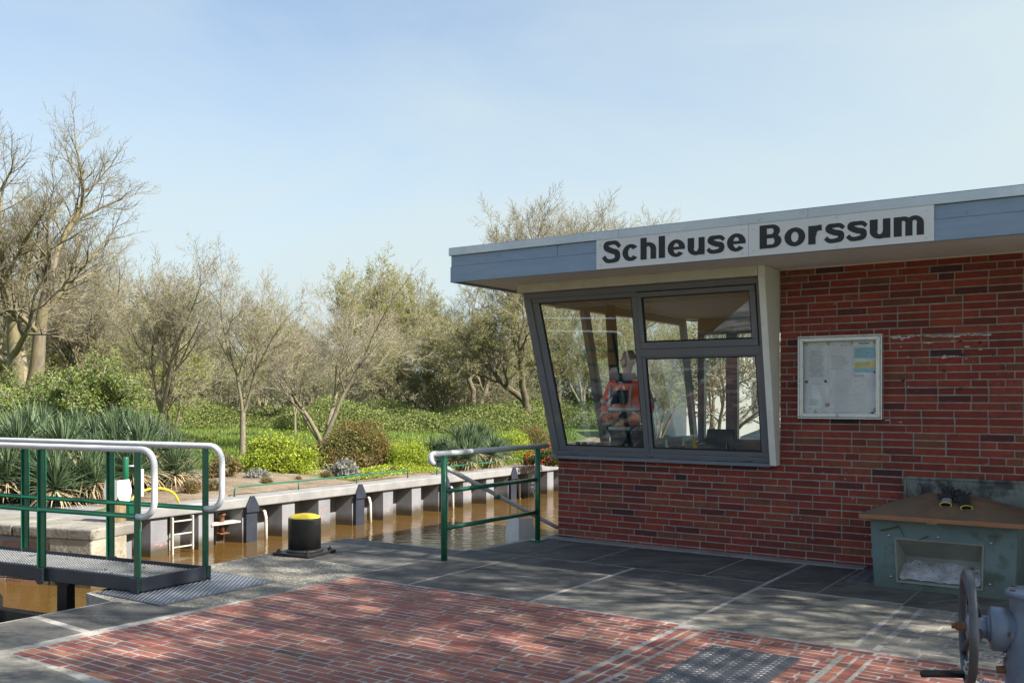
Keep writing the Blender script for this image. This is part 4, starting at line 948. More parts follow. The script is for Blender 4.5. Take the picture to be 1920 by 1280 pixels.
# mud smears
m = MB()
for (a_,b_) in (((.06,.435),(.20,.475)),((.20,.485),(.235,.40)),((.33,.385),(.40,.42)),((.07,.43),(.17,.465)),((.205,.47),(.225,.42))):
    p, q_ = fr(*a_), fr(*b_); d_ = .006
    m.add([(p[0],p[1]-.012,p[2]-d_*.6),(q_[0],q_[1]-.012,q_[2]-d_),(q_[0],q_[1]-.012,q_[2]+d_),(p[0],p[1]-.012,p[2]+d_*.4)], [(0,1,2,3)])
sm0 = m.build('mud_smear', mk('mud smear', (.085,.08,.045), .9), sb)
lid = MB(); LX0, LX1, LY0, LY1 = -.085, bw+.085, -.13, bd+.07
def lz(x, y):
    fx_ = min((x-LX0)/.42, (LX1-x)/.42, 1); fy_ = min((y-LY0)/.36, (LY1-y)/.36, 1)
    return .562+.148*max(0, min(fx_, fy_))**.85
ni, nj = 30, 20; vv = []
for i in range(ni+1):
    for j in range(nj+1):
        x = LX0+(LX1-LX0)*i/ni; y = LY0+(LY1-LY0)*j/nj; vv.append((x,y,lz(x,y)+.003*math.sin(x*9)*math.sin(y*11)))
lid.add(vv, [(i*(nj+1)+j,(i+1)*(nj+1)+j,(i+1)*(nj+1)+j+1,i*(nj+1)+j+1) for i in range(ni) for j in range(nj)], sm=True)
lido = lid.build('lid', M['lid'], sb)
m = MB(); m.box(LX0,LX1,LY0-.004,LY0+.012,.528,.563); m.box(LX0,LX1,LY1-.012,LY1+.004,.528,.563); m.box(LX0-.004,LX0+.012,LY0+.0125,LY1-.0125,.528,.563); m.box(LX1-.012,LX1+.004,LY0+.0125,LY1-.0125,.528,.563)
m.build('lid_rim', M['lid_rim'], sb, bev=.005)
# mouldy plate leaning on the wall behind
mp_ = thing('leaning_panel', 'mouldy grey green plastic panel leaning on the wall behind the grit bin', 'panel', tuple(W(3.40,-.11,0)), UA)
mp_.rotation_euler = (R(-3.5), 0, UA)
m = MB(); Wp, Hp = 1.9, .80; pts = [(0,0),(Wp,0),(Wp,Hp-.03),(Wp-.03,Hp),(.03,Hp),(0,Hp-.03)]
m.prism_y(pts, -.02, .0); m.build('plate', M['grp_old'], mp_, bev=.006)
m = MB()
for (a_,b_,c_,d_) in ((.01,Wp-.01,Hp-.022,Hp-.006),(.006,.022,.02,Hp-.03)): m.box(a_,b_,-.028,-.0205,c_,d_)
for k in range(5):
    x = .50+k*.25; z = .60
    m.prism_y([(x-.05,z-.1),(x+.05,z-.1),(x+.05,z+.03),(x+.03,z+.05),(x-.03,z+.05),(x-.05,z+.03)], -.029,-.0205)
m.prism_y([(.04,Hp-.10),(.10,Hp-.17),(.15,Hp-.12),(.13,Hp-.05),(.06,Hp-.04)], -.040,-.0205)
m.prism_y([(.03,.42),(.20,.42),(.20,.52),(.16,.56),(.03,.58)], -.027,-.0205)
m.build('moulded_ribs', M['grp_old'], mp_, bev=.004)
# gloves on the lid
def glove(name, lab, x, y, rz, seed, knit=True):
    pz = lz(x,y)+.003
    base = W(3.335,-.80,0); wx = W(3.335+x,-.80+y,pz)
    t = thing(name, lab, 'glove', tuple(wx), UA+rz, 'pair of work gloves on the grit bin lid')
    t.rotation_euler = (R(24),0,UA+rz)
    r_ = random.Random(seed); m = MB()
    def flat(pts, r, n=8, f=.6):
        k0=len(m.v); m.tube(pts, r, n); 
        for i in range(k0,len(m.v)): m.v[i]=(m.v[i][0],m.v[i][1],m.v[i][2]*1.0)
    m.tube([(0,.03,.02),(0,.06,.024),(0,.10,.028),(0,.125,.026)],[.036,.042,.043,.034],12)
    for i,(fx_,fl,sp) in enumerate(((-.032,.080,-.35),(-.011,.098,-.10),(.011,.090,.18),(.031,.070,.50))):
        z1 = r_.uniform(.045,.075)
        m.tube([(fx_,.11,.027),(fx_+sp*.02,.11+fl*.5,z1),(fx_+sp*.05,.11+fl*.85,z1-.012),(fx_+sp*.06,.11+fl,z1-.03)],[.012,.0115,.011,.008],8)
    m.tube([(-.03,.05,.026),(-.058,.075,.035),(-.070,.105,.03)],[.014,.0125,.009],8)
    m.build('hand', M['glove'], t)
    m = MB(); m.tube([(0,-.035,.018),(0,.0,.02),(0,.035,.022)],[.040,.037,.037],14,cap=False); m.build('wrist', M['knit'] if knit else M['glove'], t)
    m = MB(); m.tube([(.040*math.cos(a),-.036,.018+.040*math.sin(a)) for a in [6.283*k/16 for k in range(16)]], .0045, 6, closed=True); m.build('cuff', M['cuff'], t)
    m = MB(); m.add([(.037*math.cos(6.283*k/12),-.028,.018+.037*math.sin(6.283*k/12)) for k in range(12)], [tuple(range(12))]); m.build('cuff_opening', M['black_plastic'], t)
    for ch in t.children: ch.scale = (1,1,.55)
glove('work_glove','left black work glove with grey knit wrist and yellow cuff on the grit bin lid', .50,.075, R(2), 1)
glove('work_glove','right black work glove with open yellow cuff, nearest the bin front', .635,.045, R(18), 2, False)

# ---------------------------------------------------------------- paddle gearbox with handwheel
GZ = .725; GR = R(-20); gx, gy = 1.465+.188, 3.05-.068
gb = thing('paddle_gearbox', 'blue grey cast paddle gearbox on a pedestal at the right edge', 'gearbox', (gx,gy,0), GR)
m = MB(); m.lathe([(.085,-.24),(.088,-.20),(.10,-.15),(.10,-.02),(.085,.03),(.080,.075),(.083,.085),(.083,.10),(.078,.108)],28,o=(0,0,GZ)); 
m.build('housing', M['gear'], gb, bev=.002)
m = MB(); m.lathe([(.094,.100),(.094,.112),(.088,.118),(.040,.121),(.034,.135),(.0,.137)],28,o=(0,0,GZ)); m.build('top_flange', M['gear'], gb)
for k in range(6):
    a = k*math.pi/3+.35; m = MB(); m.lathe([(.008,.112),(.008,.122),(.001,.123)],6,c=(.080*math.cos(a),.080*math.sin(a)),o=(0,0,GZ),sm=False); m.build('bolt', M['rust'], gb)
m = MB(); m.lathe([(.062,-.02),(.062,-.085),(.066,-.088),(.070,-.10),(.070,-.132),(.064,-.138)][::-1],26,axis='x',o=(0,0,GZ-.01)); m.lathe([(.044,-.138),(.036,-.146),(.022,-.15)][::-1],22,axis='x',o=(0,0,GZ-.01)); m.build('bearing_neck', M['gear'], gb)
m = MB(); m.lathe([(.014,-.235),(.014,-.14)],14,axis='x',o=(0,0,GZ-.01)); m.lathe([(.010,-.248),(.010,-.234)],6,axis='x',o=(0,0,GZ-.01),sm=False); m.build('shaft', M['rust'], gb)
m = MB(); m.lathe([(.050,-.150),(.055,-.130),(.055,-.105),(.046,-.098)],22,axis='y',o=(.045,0,GZ+.02)); m.lathe([(.046,-.165),(.05,-.148)],22,axis='y',o=(.045,0,GZ+.02)); m.build('side_cover', M['gear'], gb)
for k in range(4):
    a = k*math.pi/2+.7; m = MB(); m.lathe([(.008,-.163),(.008,-.148)][::1],6,axis='y',o=(.045+.046*math.cos(a),0,GZ+.02+.046*math.sin(a)),sm=False); m.build('bolt', M['galv'], gb)
m = MB(); m.lathe([(.09,-.155),(.098,-.13),(.11,-.02),(.11,.06)],26,axis='y',o=(.03,0,GZ-.155)); m.build('worm_housing', M['gear'], gb)
m = MB(); m.lathe([(.046,-.162),(.046,-.15)],22,axis='y',o=(.045,0,GZ-.14)); m.build('dark_port', M['black_plastic'], gb)
m = MB(); m.lathe([(.13,0),(.13,.02),(.07,.05),(.065,GZ-.26),(.085,GZ-.22)],26); m.build('pedestal', M['gear'], gb)
m = MB(); m.tube([(-.12,-.02,GZ-.135),(-.085,-.02,GZ-.13)],.012,8); m.build('grease_nipple', M['rust'], gb)
for k in range(6):
    a = k*math.pi/3; m = MB(); m.lathe([(.0065,-.094),(.0065,-.086)],6,axis='x',o=(0,.067*math.cos(a),GZ-.01+.067*math.sin(a)),sm=False); m.build('bolt', M['rust'], gb)
# handwheel as a thing mounted on the shaft
hw = thing('handwheel', 'dark steel handwheel with crank handle on the gearbox shaft', 'handwheel', (1.465,3.05,GZ-.01), GR)
m = MB(); RW = .172; rimp = []
for k in range(48):
    a = 6.2832*k/48; rimp.append((0, RW*math.cos(a), RW*math.sin(a)))
cr = [(-.0125,-.006),(-.0125,.006),(-.008,.010),(.008,.010),(.0125,.006),(.0125,-.006),(.008,-.010),(-.008,-.010)]
vs = []; 
for k in range(48):
    a = 6.2832*k/48
    for (x,rd) in cr: vs.append((x,(RW+rd)*math.cos(a),(RW+rd)*math.sin(a)))
m.add(vs, [(k*8+i, k*8+(i+1)%8, ((k+1)%48)*8+(i+1)%8, ((k+1)%48)*8+i) for k in range(48) for i in range(8)], sm=True); m.build('rim', M['wheel'], hw)
for k in range(3):
    a = R(78)+k*R(120); c_, s_ = math.cos(a), math.sin(a)
    m = MB(); m.tube([(.028,.02*c_,.02*s_),(.02,.07*c_,.07*s_),(.004,.12*c_,.12*s_),(0,.162*c_,.162*s_)],[.015,.013,.012,.013],8); m.build('spoke', M['wheel'], hw)
m = MB(); m.lathe([(.030,-.005),(.034,.0),(.034,.05),(.026,.058)],20,axis='x'); m.build('hub', M['gear'], hw)
m = MB(); m.tube([(-.015,.0,-.155),(-.075,-.03,-.15),(-.14,-.06,-.148)],.0125,12); m.build('crank_handle', M['black_plastic'], hw)
m = MB(); m.prism_x([(.012,.135),(.03,.07),(.036,.062),(.045,.10),(.032,.142)], .0,.006); m.build('tag_strip', mk('dark red tag', (.06,.012,.02), .6), hw)
# chain and padlock
cn = MB(); pts = []
ctrl = [Vector((-.07,-.02,GZ-.075)),Vector((-.11,-.03,GZ-.09)),Vector((-.17,-.04,GZ-.095)),Vector((-.21,-.03,GZ-.12)),Vector((-.205,-.03,GZ-.15)),Vector((-.17,-.045,GZ-.165)),Vector((-.13,-.06,GZ-.175)),Vector((-.02,-.10,GZ-.17))]
seglen = [0]
for a_,b_ in zip(ctrl,ctrl[1:]): seglen.append(seglen[-1]+(b_-a_).length)
def cpt(d):
    for i in range(len(ctrl)-1):
        if d <= seglen[i+1]: return ctrl[i].lerp(ctrl[i+1], (d-seglen[i])/(seglen[i+1]-seglen[i]))
    return ctrl[-1]
chn = thing('chain', 'galvanised locking chain looped through the handwheel', 'chain', (gx,gy,0), GR)
d = 0; i = 0
while d < seglen[-1]-.01:
    p = cpt(d); q_ = cpt(min(d+.01,seglen[-1])); t_ = (q_-p).normalized(); sd_ = t_.cross(Vector((0,0,1)) if abs(t_.z)<.9 else Vector((0,1,0))).normalized(); 
    if i%2: sd_ = t_.cross(sd_)
    L, w_ = .0125, .0062; loop = []
    for k in range(14):
        a = 6.2832*k/14; ca, sa = math.cos(a), math.sin(a)
        loop.append(tuple(p+t_*(L*ca)+sd_*(w_*sa)))
    cn.tube(loop, .0028, 6, closed=True); d += .0175; i += 1
cn.build('links', M['galv'], chn)
pk = thing('padlock', 'small brass padlock hanging from the chain', 'padlock', (gx-.165,gy-.0,GZ-.205), R(10))
m = MB(); m.box(-.018,.018,-.007,.007,-.014,.014); m.build('lock_body', M['brass'], pk, bev=.003)
m = MB(); m.tube([(-.011,0,.013),(-.011,0,.026)]+[tuple(p) for p in arc((0,0,.028),.011,math.pi,0,6,(1,0,0),(0,0,1))]+[(.011,0,.013)],.0026,8); m.build('shackle', M['galv'], pk)

# ================================================================ inside the control room
def L2W(u,v,z): return tuple(W(u,v,z))
def skinbody(name, verts, edges, radii, mat, parent, root=0, sub=1):
    bm = bmesh.new(); ly = bm.verts.layers.skin.verify(); vs = [bm.verts.new(p) for p in verts]
    for a_,b_ in edges: bm.edges.new((vs[a_],vs[b_]))
    for v_,r_ in zip(vs,radii):
        r_ = r_ if isinstance(r_, tuple) else (r_,r_); v_[ly].radius = r_
    roots = root if isinstance(root,(list,tuple)) else [root]
    for k_ in roots: vs[k_][ly].use_root = True
    me = bpy.data.meshes.new(name); bm.to_mesh(me); bm.free()
    o = bpy.data.objects.new(name, me); sc.collection.objects.link(o); o.parent = parent; me.materials.append(mat)
    s = o.modifiers.new('skin','SKIN'); s.use_smooth_shade = True; s.branch_smoothing = .6
    u_ = o.modifiers.new('sub','SUBSURF'); u_.levels = sub; u_.render_levels = sub
    return o
PF = .22   # raised floor
ps = thing('person', 'person in orange hi-vis jacket standing behind the leaning window with hands together', 'person', L2W(.48,.62,PF), UA+R(-6))
# local frame: -y faces the window
J = {'pel':(0,0,.92),'bel':(0,-.01,1.06),'chest':(0,0,1.26),'neck':(0,.01,1.44),'neck2':(0,-.005,1.50),
 'hl':(-.10,0,.88),'kl':(-.11,-.02,.49),'al':(-.115,.03,.09),'tl':(-.12,-.14,.05),'hr':(.10,0,.88),'kr':(.11,-.02,.49),'ar':(.115,.03,.09),'tr':(.12,-.14,.05),
 'sl':(-.17,.0,1.385),'el':(-.255,.02,1.09),'wl':(-.12,-.20,.985),'ml':(-.055,-.235,.975),'sr':(.17,0,1.385),'er':(.255,.02,1.09),'wr':(.12,-.20,.985),'mr':(.055,-.235,.975)}
names = list(J); idx = {k_:i for i,k_ in enumerate(names)}
ed = [('pel','bel'),('bel','chest'),('chest','neck'),('neck','neck2'),('pel','hl'),('hl','kl'),('kl','al'),('al','tl'),('pel','hr'),('hr','kr'),('kr','ar'),('ar','tr'),
 ('chest','sl'),('sl','el'),('el','wl'),('wl','ml'),('chest','sr'),('sr','er'),('er','wr'),('wr','mr')]
rad = {'pel':(.15,.11),'bel':(.13,.10),'chest':(.11,.08),'neck':.048,'neck2':.046,'hl':.085,'kl':.055,'al':.038,'tl':.032,'hr':.085,'kr':.055,'ar':.038,'tr':.032,
 'sl':.038,'el':.036,'wl':.028,'ml':(.036,.018),'sr':.038,'er':.036,'wr':.028,'mr':(.036,.018)}
V_ = [J[k_] for k_ in names]; Ed = [(idx[a_],idx[b_]) for a_,b_ in ed]; Rd = [rad[k_] for k_ in names]; roots = [0]
for s in (-1,1):   # fingers, each its own short chain rooted in the palm
    for f_ in range(4):
        b0 = len(V_); z = 1.0-.018*f_; V_ += [(s*.05,-.235,z),(s*.012,-.260-.006*s,z-.006),(-s*.022,-.255-.010*s,z-.012)]; Rd += [.0095,.009,.0075]; Ed += [(b0,b0+1),(b0+1,b0+2)]; roots.append(b0)
    b0 = len(V_); V_ += [(s*.075,-.235,1.0),(s*.055,-.265,1.017),(s*.025,-.275,1.023)]; Rd += [.011,.010,.008]; Ed += [(b0,b0+1),(b0+1,b0+2)]; roots.append(b0)
# head: extra rings for face
b0 = len(V_); V_ += [(0,.0,1.53),(0,.005,1.60),(0,.012,1.67),(0,.012,1.715)]; Rd += [(.052,.066),(.066,.084),(.069,.088),(.040,.050)]; Ed += [(idx['neck2'],b0),(b0,b0+1),(b0+1,b0+2),(b0+2,b0+3)]
body = skinbody('body', V_, Ed, Rd, M['skin'], ps, roots, 1)
m = MB()
m.add([(-.012,-.088,1.585),(.012,-.088,1.585),(0,-.112,1.588),(0,-.086,1.628)], [(0,1,2),(1,3,2),(3,0,2)], sm=True); m.build('nose', M['skin'], ps)
m = MB()
for s in (-1,1): m.lathe([(.010,0),(.008,-.006),(.002,-.008)],10,axis='y',o=(s*.030,-.080,1.622))
m.build('eye', M['black_plastic'], ps)
m = MB(); m.tube([(-.024,-.078,1.552),(0,-.086,1.549),(.024,-.078,1.552)],.005,6); m.build('mouth', mk('lips', (.35,.12,.10), .5), ps)
m = MB()
for s in (-1,1): m.tube([(s*.078,.01,1.575),(s*.088,.015,1.60),(s*.086,.015,1.63),(s*.076,.005,1.635)],[.006,.011,.011,.006],8)
m.build('ear', M['skin'], ps)
hairv = [(0,.03,1.56),(0,.035,1.63),(0,.025,1.70),(0,.015,1.735)]
skinbody('hair', hairv, [(0,1),(1,2),(2,3)], [(.070,.065),(.083,.088),(.075,.085),(.035,.045)], M['hair'], ps, 0, 1)
# jacket, collar, trousers, stripes
jv = [(0,0,.84),(0,0,1.10),(0,0,1.27),(0,.005,1.40),(-.18,.0,1.385),(-.27,.02,1.09),(-.145,-.17,.99),(.18,0,1.385),(.27,.02,1.09),(.145,-.17,.99)]
skinbody('jacket', jv, [(0,1),(1,2),(2,3),(2,4),(4,5),(5,6),(2,7),(7,8),(8,9)], [(.215,.17),(.195,.155),(.20,.15),(.105,.085),.095,.080,.062,.095,.080,.062], M['orange'], ps, 0, 1)
m = MB(); m.lathe([(.125,1.385),(.112,1.43),(.095,1.475),(.080,1.49)],20); m.build('collar', M['navy_cloth'], ps)
m = MB()
for s in (-1,1):
    m.hexa([(s*.05-.035,-.180,1.16),(s*.05+.035,-.180,1.16),(s*.05+.035,-.175,1.31),(s*.05-.035,-.175,1.31)],[(s*.05-.035,-.14,1.16),(s*.05+.035,-.14,1.16),(s*.05+.035,-.12,1.31),(s*.05-.035,-.12,1.31)])
m.hexa([(.02,-.200,.95),(.15,-.17,.95),(.15,-.17,1.05),(.02,-.198,1.05)],[(.02,-.15,.985),(.15,-.10,.985),(.15,-.10,1.075),(.02,-.15,1.075)]); m.build('dark_panel', M['navy_cloth'], ps)
m = MB()
for z in (1.105,): m.lathe([(.196,z-.022),(.198,z+.022)],24); m.lathe([(.213,.885),(.210,.925)],24)
for s in (-1,1):
    m.tube([(s*.125,-.150,1.13),(s*.13,-.14,1.28),(s*.135,-.115,1.36)],.013,8)
    m.tube([(s*.24,.015,1.20),(s*.25,.018,1.165)],.092,14); m.tube([(s*.19,-.10,1.035),(s*.178,-.118,1.02)],.076,12)
m.build('reflective_stripe', M['reflex'], ps)
tv = [(0,0,.94),(-.10,0,.86),(-.112,-.02,.49),(-.118,.03,.12),(.10,0,.86),(.112,-.02,.49),(.118,.03,.12)]
skinbody('trousers', tv, [(0,1),(1,2),(2,3),(0,4),(4,5),(5,6)], [(.165,.125),.105,.080,.065,.105,.080,.065], M['navy_cloth'], ps, 0, 1)
m = MB()
for s in (-1,1): m.tube([(s*.117,.07,.045),(s*.118,.0,.06),(s*.12,-.10,.045),(s*.121,-.19,.035)],[.045,.052,.046,.030],10)
m.build('shoes', M['black_plastic'], ps)
pl_ = MB(); pl_.box(.14,2.85,.32,3.55,.065,PF); pl_.build('floor_platform', M['floor_in'], bld)
# binoculars on the inner sill
bn = thing('binoculars', 'black binoculars standing on the inner window sill below the person', 'binoculars', L2W(.26,.02,.842), UA)
m = MB()
for s in (-1,1): m.lathe([(.030,0),(.032,.05),(.026,.06),(.023,.11),(.026,.115),(.026,.15),(.020,.155)],16,c=(s*.038,0))
m.box(-.015,.015,-.012,.012,.07,.13); m.build('barrels', M['black_plastic'], bn)
# table flags
for k,(u,mt,h,lab) in enumerate(((1.16,'white_plastic',.23,'white table flag leaning at the left of the right pane'),(1.34,'teal_cloth',.24,'pale striped table flag on the window sill'),(1.45,'gold',.26,'yellow and dark table flag beside the monitor'),(1.79,'navy_cloth',.22,'dark blue table flag right of the monitor'))):
    t = thing('table_flag', lab, 'flag', L2W(u,.10,.842), UA, 'small table flags on the window sill')
    m = MB(); m.tube([(0,0,0),(0,0,h)],.003,6); m.lathe([(.022,0),(.02,.008),(.004,.012)],12); m.build('staff', M['brass'], t)
    m = MB(); n_=8
    for i in range(n_):
        a_, b_ = i/n_, (i+1)/n_; f_ = lambda q_: (.002+.045*q_, .012*math.sin(q_*7))
        (x0_,y0_),(x1_,y1_) = f_(a_),f_(b_); m.add([(x0_,y0_,h*.42-.03*a_),(x1_,y1_,h*.42-.03*b_),(x1_,y1_,h*.93-.10*b_),(x0_,y0_,h*.93-.10*a_)], [(0,1,2,3)], 0, True)
    m.build('cloth', M[mt], t)
    if mt == 'teal_cloth':
        m = MB(); m.box(.008,.040,-.016,-.014,h*.45,h*.6); m.build('stripe', M['red'], t)
# coiled yellow cable
cc = MB(); r_ = random.Random(6)
for k in range(11):
    a0 = r_.uniform(0,6.28); rx, ry = .26+r_.uniform(-.06,.05), .075+r_.uniform(-.02,.01); z = .856+k*.0045; ph=r_.uniform(0,6.28)
    cc.tube([(rx*math.cos(a)+.02*math.sin(3*a+ph), ry*math.sin(a), z+.020*math.sin(a*2+ph)+.022) for a in [6.2832*i/36 for i in range(36)]], .0055, 6, closed=True)
co_ = cc.build('coiled_cable', M['cable'], None, loc=L2W(1.46,.14,.0), rz=UA); tag(co_, 'coil of yellow cable lying on the sill behind the right pane', 'cable')
mo = thing('desk_monitor', 'dark monitor seen from behind among the table flags', 'monitor', L2W(1.62,.34,.842), UA+R(5))
m = MB(); m.hexa([(-.15,-.02,.04),(.15,-.02,.04),(.13,.03,.30),(-.13,.03,.30)],[(-.15,.03,.04),(.15,.03,.04),(.13,.06,.30),(-.13,.06,.30)]); m.build('casing', M['black_plastic'], mo, bev=.006)
m = MB(); m.box(-.03,.03,0,.03,0,.05); m.box(-.09,.09,-.05,.08,0,.008); m.build('stand', M['black_plastic'], mo)
dk = thing('control_desk', 'brown control desk with white top at the right of the room', 'desk', L2W(1.85,.36,0), UA)
m = MB(); m.box(0,.98,0,.02,PF,1.05); m.box(0,.98,.60,.62,PF,1.05); m.box(0,.02,.0205,.5995,PF,1.05); m.build('front_panel', M['wood_in'], dk)
m = MB(); m.hexa([(-.02,-.02,1.05),(1.0,-.02,1.05),(1.0,.66,1.12),(-.02,.66,1.12)],[(-.02,-.02,1.075),(1.0,-.02,1.075),(1.0,.66,1.145),(-.02,.66,1.145)]); m.build('desk_top', M['white_plastic'], dk)
m = MB()
for (x,y) in ((.2,.2),(.35,.3),(.5,.15),(.62,.32)): z = 1.078+y*.103; m.box(x,x+.10,y,y+.03,z,z+.012)
m.build('switches', M['black_plastic'], dk)
bx = thing('blue_unit', 'blue box with pale letters NEXT behind the bottom of the right pane', 'box', L2W(1.72,.03,.842), UA)
m = MB(); m.box(0,.33,0,.05,0,.085); m.build('case', M['blue_box'], bx, bev=.003)
glyph_mesh('NEXT DEEP', 'lettering', bx, .07,.27,.012,.042,-.0008,M['white_plastic'],.0,th=.001)
sk = thing('power_socket', 'tiny white socket box behind the bottom of the right pane', 'socket', L2W(1.405,.02,.842), UA)
m = MB(); m.box(0,.055,0,.03,0,.055); m.build('case', M['white_plastic'], sk, bev=.003); m = MB(); m.box(.012,.04,-.0015,0,.02,.026); m.box(.024,.028,-.0012,0,.03,.045); m.build('slots', M['ink'], sk)
# ================================================================ vegetation
class Leaves:
    def __init__(s, seed): s.p=[]; s.c=[]; s.rng=np.random.default_rng(seed)
    def scatter(s, P, size, col=None, jit=.3, up=.3, asp=.6):
        """P (n,3) centres; adds one folded quad per point"""
        P = np.asarray(P, float); n = len(P); g = s.rng
        nrm_ = g.normal(size=(n,3)); nrm_[:,2] += up*2; nrm_ /= np.linalg.norm(nrm_,axis=1)[:,None]
        a = g.normal(size=(n,3)); a -= (a*nrm_).sum(1)[:,None]*nrm_; a /= np.linalg.norm(a,axis=1)[:,None]
        b = np.cross(nrm_,a); L = (size*(1+g.uniform(-jit,jit,n)))[:,None]*.5
        q = np.stack([P-a*L, P+b*L*asp-nrm_*L*.1, P+a*L, P-b*L*asp-nrm_*L*.1],1)
        s.p.append(q.reshape(-1,3)); c = g.random(n) if col is None else np.clip(col+g.uniform(-.18,.18,n),0,1); s.c.append(np.repeat(c,4))
    def build(s, name, mat, parent=None, rz=0):
        v = np.concatenate(s.p); c = np.concatenate(s.c); n = len(v)//4
        me = bpy.data.meshes.new(name); me.vertices.add(len(v)); me.vertices.foreach_set('co', v.ravel().astype(np.float32))
        me.loops.add(n*4); me.loops.foreach_set('vertex_index', np.arange(n*4, dtype=np.int32))
        me.polygons.add(n); me.polygons.foreach_set('loop_start', np.arange(0,n*4,4,dtype=np.int32)); 
        a = me.attributes.new('rnd','FLOAT','POINT'); a.data.foreach_set('value', c.astype(np.float32))
        me.materials.append(mat); me.update(); me.validate()
        o = bpy.data.objects.new(name, me); sc.collection.objects.link(o); o.parent = parent; return o
def rotv(d, ax, a): return Matrix.Rotation(a, 3, ax) @ d
def make_tree(name, lab, seed, H, r0, stems=1, clear=.12, fan=.35, lev=5, nch=(7,6,5,4,3), ratio=.62, ang=(28,48), wob=.16, grav=.05, rmin=.006, bark='bark', twig='twig', leaf=None, leafn=2, leafs=.05, lean=(0,0), droop=0, cat='tree', trunk_lev=2, taper=.45, leafp=1):
    r_ = random.Random(seed); root = thing(name, lab, cat)
    wood = [[], []]; tips = []
    def grow(p, d, L, r, l):
        n = 6 if l <= 1 else (4 if l <= 2 else 3); pts = [p]; rs = [r]; ds = [d]
        for i in range(n):
            g = grav if l < 3 else grav*.6-droop
            d = (d+Vector((r_.gauss(0,wob),r_.gauss(0,wob),r_.gauss(0,wob)*.7+g))).normalized()
            p = p+d*(L/n); pts.append(p); ds.append(d); rs.append(max(r*(1-(1-taper)*(i+1)/n), rmin))
        wood[0 if l < trunk_lev else 1].append((pts, rs, 7 if l == 0 else 5 if l < 3 else 3))
        if l >= lev: tips.append((pts[-1], pts[-2])); return
        k = nch[min(l, len(nch)-1)]; az = r_.uniform(0,6.28); start = .32 if l else (clear if stems == 1 else .38)
        for j in range(k):
            t = start+(1-start)*(j+r_.uniform(.2,.9))/k; t = min(t,.99)*n; i = int(t); f = t-i
            b = pts[i].lerp(pts[i+1], f); dd = ds[i]; az += 2.4+r_.uniform(-.4,.4)
            sd_ = rotv(dd.orthogonal().normalized(), dd, az); a = R(r_.uniform(*ang))
            nd = dd*math.cos(a)+sd_*math.sin(a)
            grow(b, nd, L*ratio*r_.uniform(.75,1.15)*(1.15-.45*t/n), max(rs[i]*(.62 if l else .5), rmin), l+1)
        grow(pts[-1], ds[-1], L*ratio*.9, max(rs[-1]*.9, rmin), l+1)
    if stems == 1: grow(Vector((0,0,-.05)), Vector((lean[0],lean[1],1)).normalized(), H*.42, r0, 0)
    else:
        az = r_.uniform(0,6.28); hb = clear*H
        base = Vector((0,0,-.05)); top = Vector((lean[0]*hb,lean[1]*hb,hb))
        wood[0].append(([base,base.lerp(top,.33),base.lerp(top,.7),top],[r0*1.25,r0,r0*.92,r0*.9],9))
        for s in range(stems):
            a = az+6.28*s/stems+r_.uniform(-.3,.3); f = fan*r_.uniform(.6,1.3)
            grow(top-Vector((0,0,r0)), Vector((math.cos(a)*f+lean[0],math.sin(a)*f+lean[1],1)).normalized(), H*.40*r_.uniform(.85,1.1), r0*.62, 0)
    for wi, nm in ((0,'trunk'),(1,'crown')):
        mb = MB()
        for pts, rs, nn in wood[wi]: mb.tube(pts, rs, nn, cap=False)
        if mb.v: mb.build(nm, M[bark if wi == 0 else twig], root)
    if leaf:
        lv = Leaves(seed); P = []
        for a_, b_ in tips:
            if r_.random() > leafp: continue
            for _ in range(leafn):
                q = a_.lerp(b_, r_.random()); P.append((q.x+r_.gauss(0,.04),q.y+r_.gauss(0,.04),q.z+r_.gauss(0,.04)))
        lv.scatter(P, leafs); lv.build('foliage', M[leaf], root)
    print(name, seed, 'tips', len(tips), 'H', max(t[0].z for t in tips)); return root
def place(o, x, y, z=0, rz=0, s=1, lab=None, group=None):
    o.location = (x,y,z); o.rotation_euler.z = rz; o.scale = (s,s,s)
    if lab: o['label'] = lab
    if group: o['group'] = group
    return o
def PX(o, px, Y, z=0, rz=0, s=1, lab=None, group=None):
    p = at(px, Y, z); return place(o, p.x, p.y, z, rz, s, lab, group)

# the named trees of the park
t_big = make_tree('bare_tree','tall bare tree with massive trunk at the left edge of the park',1,10.5,.34,stems=3,clear=.12,fan=.52,lev=5,nch=(6,5,5,4,3),ratio=.62,rmin=.0035,wob=.15,leaf='leaf_bud',leafn=1,leafs=.025,trunk_lev=2,twig='bark',leafp=.4)
PX(t_big, 45, 25.5, 0, 3.3, 1.08)
t_big2 = copy_tree(t_big); PX(t_big2, 110, 33, 0, 5.0, .80, 'second tall bare tree behind the massive one at the left')
t_a = make_tree('bare_tree','slender bare ornamental tree left of the lime green round bush',2,5.1,.075,stems=3,clear=.20,fan=.42,lev=5,nch=(6,5,4,4,3),ratio=.60,rmin=.0024,wob=.11,grav=.07,leaf='leaf_bud',leafn=1,leafs=.03,leafp=.35)
PX(t_a, 455, 23.5, .05, .3)
t_b = make_tree('bare_tree','wide bare tree with several stems behind the two round bushes',7,6.2,.11,stems=4,clear=.03,fan=.60,lev=5,nch=(6,5,4,3,3),ratio=.62,rmin=.0026,wob=.11,grav=.06,leaf='leaf_bud',leafn=1,leafs=.03,lean=(.12,0),leafp=.3)
PX(t_b, 605, 26.5, .05, 2.0, 1.08)
t_c = make_tree('bare_tree','bare tree with yellowish limbs right of the yucca mass',12,5.6,.10,stems=4,clear=.20,fan=.5,lev=5,nch=(6,5,4,4,3),ratio=.61,rmin=.0026,wob=.13,grav=.06,leaf='leaf_bud',leafn=1,leafs=.035,leafp=.35)
PX(t_c, 305, 24.0, 0, .9)
